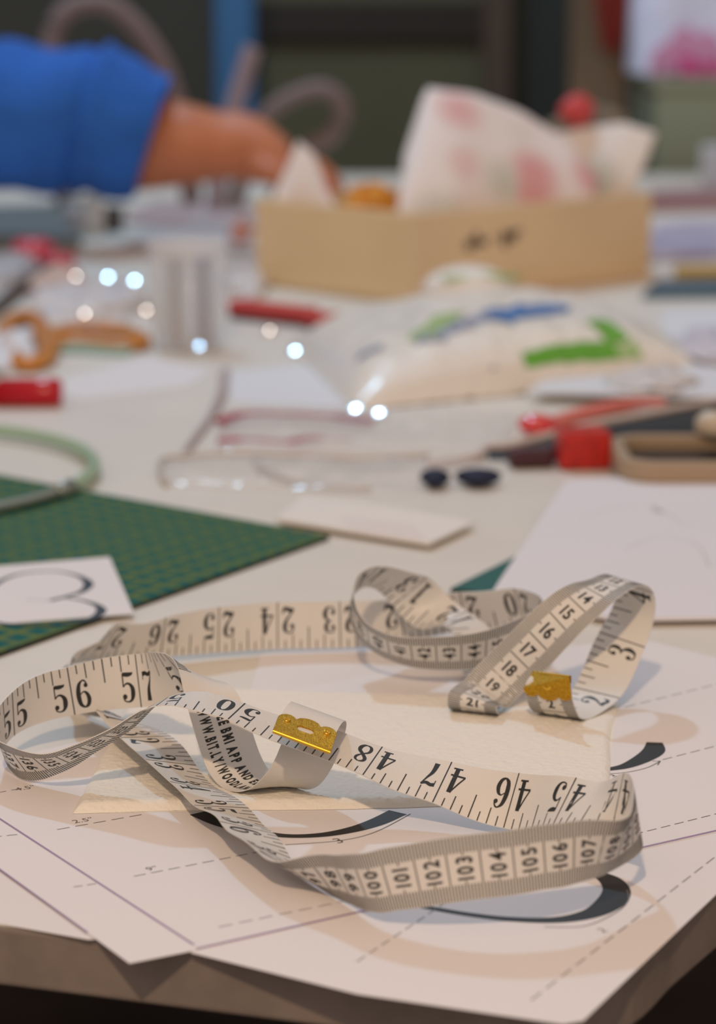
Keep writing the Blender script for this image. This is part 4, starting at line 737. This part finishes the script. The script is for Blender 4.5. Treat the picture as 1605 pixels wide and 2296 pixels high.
def flap(bot, top, m, name, label, amp=.5, seed=0, t=.12, n=24, bulge=1.5):
    """cloth hung between two polylines of layout points"""
    def pick(L, u):
        k = u * (len(L) - 1); i = min(int(k), len(L) - 2); w = k - i; return [a * (1 - w) + b * w for a, b in zip(L[i], L[i + 1])]
    f = MB(); front = []
    def fn(u, v, off=0):
        a, b = pick(bot, u), pick(top, u); p = [x * (1 - v) + y * v for x, y in zip(a, b)]
        s = math.sin(v * math.pi)
        return (p[0] + amp * .5 * noise.noise(Vector((u * 3 + seed, v * 2, 5))) * s, p[1] - bulge * s + amp * math.sin(u * 9 + seed) * v + off, p[2] + amp * .4 * noise.noise(Vector((u * 4, v * 3, seed))) * s)
    f.grid(fn, n, n); f.grid(lambda u, v: fn(1 - u, v, t), n, n)
    rim = lambda g: f.grid(lambda u, v: g(u, v * t), n, 1)
    rim(lambda u, o: fn(u, 1, o)); rim(lambda u, o: fn(1 - u, 0, o)); rim(lambda u, o: fn(0, u, o)); rim(lambda u, o: fn(1, 1 - u, o))
    return tag(f.build(name, m, weld=True), label, 'fabric')
Q = lambda px, py, y: (aty(px, py, y)[0], y, aty(px, py, y)[1])
flap([Q(642, 520, 223.2), Q(690, 530, 222), Q(770, 520, 220)], [Q(612, 440, 223.6), Q(643, 375, 224.6), Q(668, 316, 225), Q(702, 345, 224.5), Q(750, 455, 222.5)], M['floral'], 'floral_fabric', 'pointed corner of pink floral fabric at the left end of the wooden box', .3, 1, bulge=.6)
flap([Q(880, 560, 215.5), Q(1000, 570, 216), Q(1120, 560, 219.6), Q(1330, 520, 226)], [Q(905, 350, 222), Q(955, 196, 226), Q(1060, 208, 227), Q(1170, 250, 228), Q(1270, 315, 229), Q(1335, 390, 229)], M['floral'], 'floral_fabric', 'large pink floral fabric standing up in the middle of the wooden box', .5, 2)
flap([Q(1120, 540, 230), Q(1250, 530, 231.5), Q(1385, 500, 229.4)], [Q(1180, 400, 231.5), Q(1240, 300, 232.5), Q(1320, 285, 233), Q(1400, 275, 232), Q(1472, 298, 231)], M['sheer'], 'sheer_fabric', 'pale sheer fabric spilling over the right end of the wooden box', .4, 4, bulge=1.0)
flap([Q(1180, 480, 234), Q(1250, 480, 234.2), Q(1310, 480, 233.6)], [Q(1225, 275, 236), Q(1320, 225, 236), Q(1400, 250, 235.5), Q(1440, 330, 235)], mat('khaki_net', (.30, .26, .20), .8, noise_amt=.4, noise_scale=50), 'net_fabric', 'khaki net fabric behind the red bloom in the wooden box', .5, 6, bulge=.5)
x, z = aty(1293, 248, 233.5)
f = MB(); f.grid(lambda u, v: (x + 1.45 * math.cos(u * 6.2832) * math.sin(v * math.pi) * (1 + .2 * math.sin(u * 25)), 233.5 + 1.2 * math.sin(u * 6.2832) * math.sin(v * math.pi), z - 1.35 * math.cos(v * math.pi) * (1 + .12 * math.sin(u * 19))), 36, 16, closed_u=True)
f.tube([(x, 233.5, z), (x - .6, 233.3, 4), (x - 1.2, 233.2, .5)], .18, 6)
tag(f.build('fabric_flower', mat('poppy_red_cloth', (.62, .07, .075), .6)), 'red fabric bloom poking out of the right of the wooden box', 'flower')
lump(aty(828, 445, 218)[0], 218.5, 2.2, 2.0, 2.0, 7.7, mat('orange_felt', (.68, .27, .015), .7), 'orange_felt', 'orange felt rolled up at the left of the wooden box', 'felt', z0=aty(828, 470, 218)[1])

# ------------------------------------------------------------------ the person's arm
M['skin'] = mat('warm_skin', (.56, .195, .09), .5, noise_amt=.12, noise_scale=30, bump=.1, bump_scale=300); M['skin'].node_tree.nodes['Principled BSDF'].inputs['Subsurface Weight'].default_value = .15
M['skin'].node_tree.nodes['Principled BSDF'].inputs['Subsurface Radius'].default_value = (.01, .004, .002); M['nail'] = mat('finger_nail', (.60, .32, .26), .3)
M['blue'] = mat('royal_blue_fleece', (.018, .125, .50), .9, bump=.6, bump_scale=160, noise_amt=.15, noise_scale=25)
AY = 246
A = lambda px, py, dy=0: (*[(q := aty(px, py, AY + dy))[0]], AY + dy, q[1])
person = thing('person', *A(200, 330)[:2], 0, 'person in a blue sleeve reaching behind the wooden box', 'person')
# the bare forearm, palm and five fingers: one continuous surface swept from cross-sections
def sweep(name, secs, m, parent, n=28):
    """secs: (centre, half-width vector, half-height vector)"""
    f = MB(); P = []
    for c, a, b in secs:
        P.append([tuple(Vector(c) + Vector(a) * math.cos(2 * math.pi * k / n) + Vector(b) * math.sin(2 * math.pi * k / n)) for k in range(n)])
    vs = [p for s in P for p in s]
    f.mesh(vs, [(i * n + k, i * n + (k + 1) % n, (i + 1) * n + (k + 1) % n, (i + 1) * n + k) for i in range(len(P) - 1) for k in range(n)] + [tuple(range(n - 1, -1, -1)), tuple(range((len(P) - 1) * n, len(P) * n))], 0, True)
    return f
def finger(f, pts, r0, r1, n=12):
    P = cr(pts, 6); rr = [r0 + (r1 - r0) * k / (len(P) - 1) for k in range(len(P))]; rr[-1] *= .55; rr[-2] *= .85
    f.tube(P, rr, n)
fore = [A(250, 330, 2), A(340, 322, 1), A(420, 322), A(500, 326), A(560, 332), A(610, 345), A(655, 368)]
rad = [(4.0, 4.4), (3.9, 4.3), (3.5, 3.9), (3.1, 3.2), (3.3, 3.3), (3.9, 2.9), (3.9, 2.2)]
sec = cr([(*c, *r) for c, r in zip(fore, rad)], 6)
secs = [((s[0], s[1], s[2]), (0, s[3], 0), (-.12 * s[4], 0, s[4])) for s in sec]
f = sweep('body', secs, M['skin'], person)
K = Vector(fore[-1])
for dy, l, dz in ((-2.9, 5.4, 0), (-1.0, 6.4, .3), (1.0, 6.0, .25), (2.8, 4.8, -.1)):
    b = K + Vector((-1.2, dy, .3 + dz)); d1 = Vector((1.0, dy * .06, -.25)).normalized(); d2 = Vector((.72, dy * .05, -.70)).normalized(); d3 = Vector((.25, 0, -.97)).normalized()
    p1 = b + d1 * (l * .42 + 1.2); p2 = p1 + d2 * l * .34; p3 = p2 + d3 * l * .26
    finger(f, [tuple(b), tuple(b + d1 * 1.6), tuple(p1), tuple(p2), tuple(p3)], .98, .68)
b = Vector(fore[-3]) + Vector((.5, -2.6, -1.2)); finger(f, [tuple(b), tuple(b + Vector((2.2, -1.5, -1.0))), tuple(b + Vector((4.4, -1.7, -2.2))), tuple(b + Vector((6.2, -1.0, -3.6)))], 1.35, .75)
body_o = f.build('bare_arm_and_hand', M['skin'], person)
rm = body_o.modifiers.new('one_surface', 'REMESH'); rm.mode = 'VOXEL'; rm.voxel_size = .0022; rm.use_smooth_shade = True
sm = body_o.modifiers.new('smooth', 'SMOOTH'); sm.iterations = 6; sm.factor = .5
# sleeve with folds and a wide cuff
sl = [A(-900, -60, 30), A(-640, 150, 14), A(-420, 235, 6), A(-200, 262, 5), A(-60, 265, 4), A(40, 268, 3), A(130, 272, 2), A(200, 275, 2), A(260, 285, 1), (*A(343, 307),)]
sr = [9.5, 8.8, 8.0, 7.6, 7.3, 7.1, 6.7, 6.9, 6.5, 5.7]
P = cr([(*c, r) for c, r in zip(sl, sr)], 10); n = 48
def slv(u, v, inner=0):
    k = u * (len(P) - 1); i = min(int(k), len(P) - 2); w = k - i; p = [a * (1 - w) + b * w for a, b in zip(P[i], P[i + 1])]
    an = v * 2 * math.pi; wr = .42 * noise.noise(Vector((p[0] * .22 + math.sin(an) * .8, math.cos(an) * 1.1, 3))) * 2 + .35 * math.sin(p[0] * .75 + math.sin(an) * 2.0) * (1 if u < .86 else .3)
    wr += .45 * math.exp(-((u - .79) / .02) ** 2) - .5 * math.exp(-((u - .75) / .016) ** 2)
    r = p[3] + wr - inner
    return (p[0] + .33 * r * math.sin(an) * u, p[1] + r * .85 * math.cos(an), p[2] + r * math.sin(an))
f = MB(); f.grid(lambda v, u: slv(u, v), 56, 110, closed_u=True); f.grid(lambda v, u: slv(1 - u * .25, v, .35 + (.0 if u > 0 else -.0)), 56, 30, closed_u=True)
f.grid(lambda v, u: slv(1, v, .35 * u), 56, 2, closed_u=True)
f.build('sleeve', M['blue'], person, weld=True)

# ------------------------------------------------------------------ things behind the table
M['strap_mauve'] = mat('taupe_mauve_foam', (.20, .145, .135), .7)
def loop(pts, y, r, label, m=M['strap_mauve'], fl=1.0):
    f = MB(); f.tube(cr([Q(a, b, y + k * .3) for k, (a, b) in enumerate(pts)], 8), r, 12, flat=fl); return tag(f.build('craft_wire_loop', m), label, 'wire loop')
loop([(150, 480), (130, 330), (118, 200), (115, 100), (140, 35), (190, 8), (250, 15), (310, 65), (355, 130), (385, 200), (410, 300), (430, 450)], 282, 1.15, 'large taupe loop rising behind the blue sleeve')
loop([(520, 480), (560, 330), (600, 255), (660, 215), (720, 200), (762, 225), (765, 270), (735, 312), (690, 335), (640, 400), (610, 480)], 284, .95, 'small taupe loop beside the floral fabric, above the hand')
loop([(480, 490), (500, 330), (515, 270), (540, 190), (566, 105)], 280, 1.0, 'straight mauve rod standing behind the bare wrist', mat('dusty_mauve_rod', (.30, .23, .25), .6))

def bgbox(px0, py0, px1, py1, y, depth, m, name, label, cat, bottom=-74, bevel=.4):
    """furniture box whose front face at depth y spans the pixel rectangle; py1 None reaches the floor"""
    x0, z1 = aty(px0, py0, y); x1, _ = aty(px1, py0, y); z0 = bottom if py1 is None else aty(px0, py1, y)[1]
    f = MB(); f.box(((x0 + x1) / 2, y + depth / 2, z0), (x1 - x0, depth, z1 - z0)); o = f.build(name, m, bevel=bevel)
    return tag(o, label, cat) if label else o
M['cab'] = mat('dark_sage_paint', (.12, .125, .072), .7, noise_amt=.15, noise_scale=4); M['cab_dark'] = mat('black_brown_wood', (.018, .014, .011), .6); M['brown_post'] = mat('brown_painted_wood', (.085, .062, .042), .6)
M['teal_door'] = mat('dark_teal_paint', (.018, .030, .030), .6); M['tan'] = mat('tan_wood', (.22, .15, .09), .55, noise_amt=.2, noise_scale=10); M['scarf'] = mat('brick_red_cloth', (.33, .035, .02), .8, noise_amt=.2, noise_scale=20)
M['pole'] = mat('mid_blue_paint', (.035, .16, .36), .6); M['sage'] = mat('sage_grey_plastic', (.25, .275, .19), .5); M['cab_left'] = mat('grey_olive_paint', (.055, .058, .048), .7)
y0 = 470
cb = thing('cupboard', aty(820, 300, y0)[0], y0 + 20, -74, 'dark sage cupboard in the background behind the wooden box', 'cupboard')
def cpart(px0, py0, px1, py1, y, depth, m, name, z0=None):
    x0, z1 = aty(px0, py0, y); x1, _ = aty(px1, py0, y); zb = aty(px0, py1, y)[1] if z0 is None else z0
    f = MB(); f.box(((x0 + x1) / 2, y + depth / 2, zb), (x1 - x0, depth, z1 - zb)); return f.build(name, m, cb, bevel=.3)
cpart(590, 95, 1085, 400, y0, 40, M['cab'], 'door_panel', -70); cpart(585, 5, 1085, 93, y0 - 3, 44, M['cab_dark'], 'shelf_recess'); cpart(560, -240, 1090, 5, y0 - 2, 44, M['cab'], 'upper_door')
cpart(1086, -240, 1152, 400, y0 - 4, 44, M['brown_post'], 'side_post', -74)
bgbox(1153, -240, 1290, None, 478, 6, M['teal_door'], 'panel_door', 'dark teal narrow door beside the sage cupboard', 'door')
bgbox(1286, -240, 1412, None, 420, 5, M['tan'], 'wooden_post', 'tan wooden post right of the dark teal door', 'post')
f = MB(); yy = 416
def scarf(u, v):
    x0, z0 = aty(1322 + 100 * u, -60, yy); w = 1 - .55 * v; xm = aty(1375, 0, yy)[0]
    return (xm + (x0 - xm) * w, yy - 1.2 - .8 * math.sin(u * 12), aty(0, -60 + 175 * v, yy)[1])
f.grid(scarf, 30, 20); f.grid(lambda u, v: tuple(a + b for a, b in zip(scarf(1 - u, v), (0, .6, 0))), 30, 20)
tag(f.build('red_scarf', M['scarf']), 'brick red cloth hanging on the tan wooden post', 'scarf')
bgbox(478, -240, 566, None, 400, 7, M['pole'], 'blue_pole', 'blue upright post behind the mauve rod', 'post')
bgbox(-300, -240, 480, None, 480, 10, M['cab_left'], 'cupboard', 'plain grey-olive cupboard behind the blue sleeve', 'cupboard')
sx0, sz0 = aty(1470, 192, 337); sx1, _ = aty(1760, 192, 337)
cn = thing('storage_crate', (sx0 + sx1) / 2, 345, -74, 'sage grey storage crate standing behind the table at right', 'crate')
f = MB(); f.box(((sx0 + sx1) / 2, 352, -74), (sx1 - sx0, 30, sz0 + 74)); f.build('crate_body', M['sage'], cn, bevel=.8)
f = MB(); f.box(((sx0 + sx1) / 2, 352, sz0 - .5), (sx1 - sx0 + 1, 31, 1.3)); f.build('lid', M['sage'], cn, bevel=.3)
# white carrier bag with pink flowers on the crate
M['bag_white'] = mat('white_carrier_bag', (.78, .80, .98), .5, noise_amt=.12, noise_scale=14); M['magenta'] = mat('magenta_print', (.66, .08, .28), .5); M['pinkp'] = mat('pink_print', (.66, .30, .50), .5)
bg_t = thing('carrier_bag', sx0 + 8, 340, sz0 + .8, 'white carrier bag with pink flower print standing on the sage crate', 'bag')
def bagf(u, v):
    x0 = aty(1418, 190, 345)[0]; x1 = aty(1720, 190, 345)[0]
    top = sz0 + 34; z = sz0 + 1.0 + (top - sz0) * v; cxm = (x0 + x1) / 2; w = (x1 - x0) / 2 * (1 - .12 * v)
    a = u * 2 * math.pi
    return (cxm + w * math.copysign(abs(math.cos(a)) ** .6, math.cos(a)) + .3 * noise.noise(Vector((a, v * 4, 2))), 352 + 7 * math.copysign(abs(math.sin(a)) ** .6, math.sin(a)) * (1 - .4 * v) + .6 * noise.noise(Vector((a * 2, v * 5, 7))), z)
f = MB(); f.grid(bagf, 60, 24, closed_u=True); f.face([bagf(k / 24, 0) for k in range(24)][::-1]); f.build('bag_body', M['bag_white'], bg_t)
for px, py, r, mm in ((1548, 132, 2.4, 'magenta'), (1500, 128, 2.2, 'pinkp'), (1585, 105, 2.2, 'pinkp'), (1535, 92, 2.0, 'pinkp'), (1602, 148, 1.5, 'magenta'), (1478, 145, 1.5, 'pinkp')):
    x, z = aty(px, py, 344); f = MB()
    for k in range(5):
        a = k * 1.2566; 
        for q in disc(x + r * .5 * math.cos(a), z + r * .5 * math.sin(a), r * .5, 12): f.face([(u, 344.2 - .02 * k, v) for u, v in q])
    f.build('flower_print', M[mm], bg_t)
f = MB(); x, z = aty(1588, 330, 300); f.box((x + 4, 302, 0.02), (9, 3, z + 0), -.15)
tag(f.build('white_board', mat('bluish_white_board', (.50, .54, .58), .6), bevel=.3), 'bluish white board standing at the far right edge of the table', 'board')

# repeats of one kind share a group
GROUPS = {'pattern_sheet': 'pattern sheets under the tape measure', 'paper_sheet': 'loose white sheets on the table', 'felt_scrap': 'felt scraps on the table', 'floral_fabric': 'floral fabrics in the wooden box', 'cutting_mat': 'green cutting mats'}
for o in list(C.objects):
    k = o.name.split('.')[0]
    if k in GROUPS and not o.parent and 'label' in o: o['group'] = GROUPS[k]
for o in list(C.objects):
    if o.name.split('.')[0] == 'thread_spool' and 'clear cup' in o.get('label', ''): o['group'] = 'spools in the clear cup'
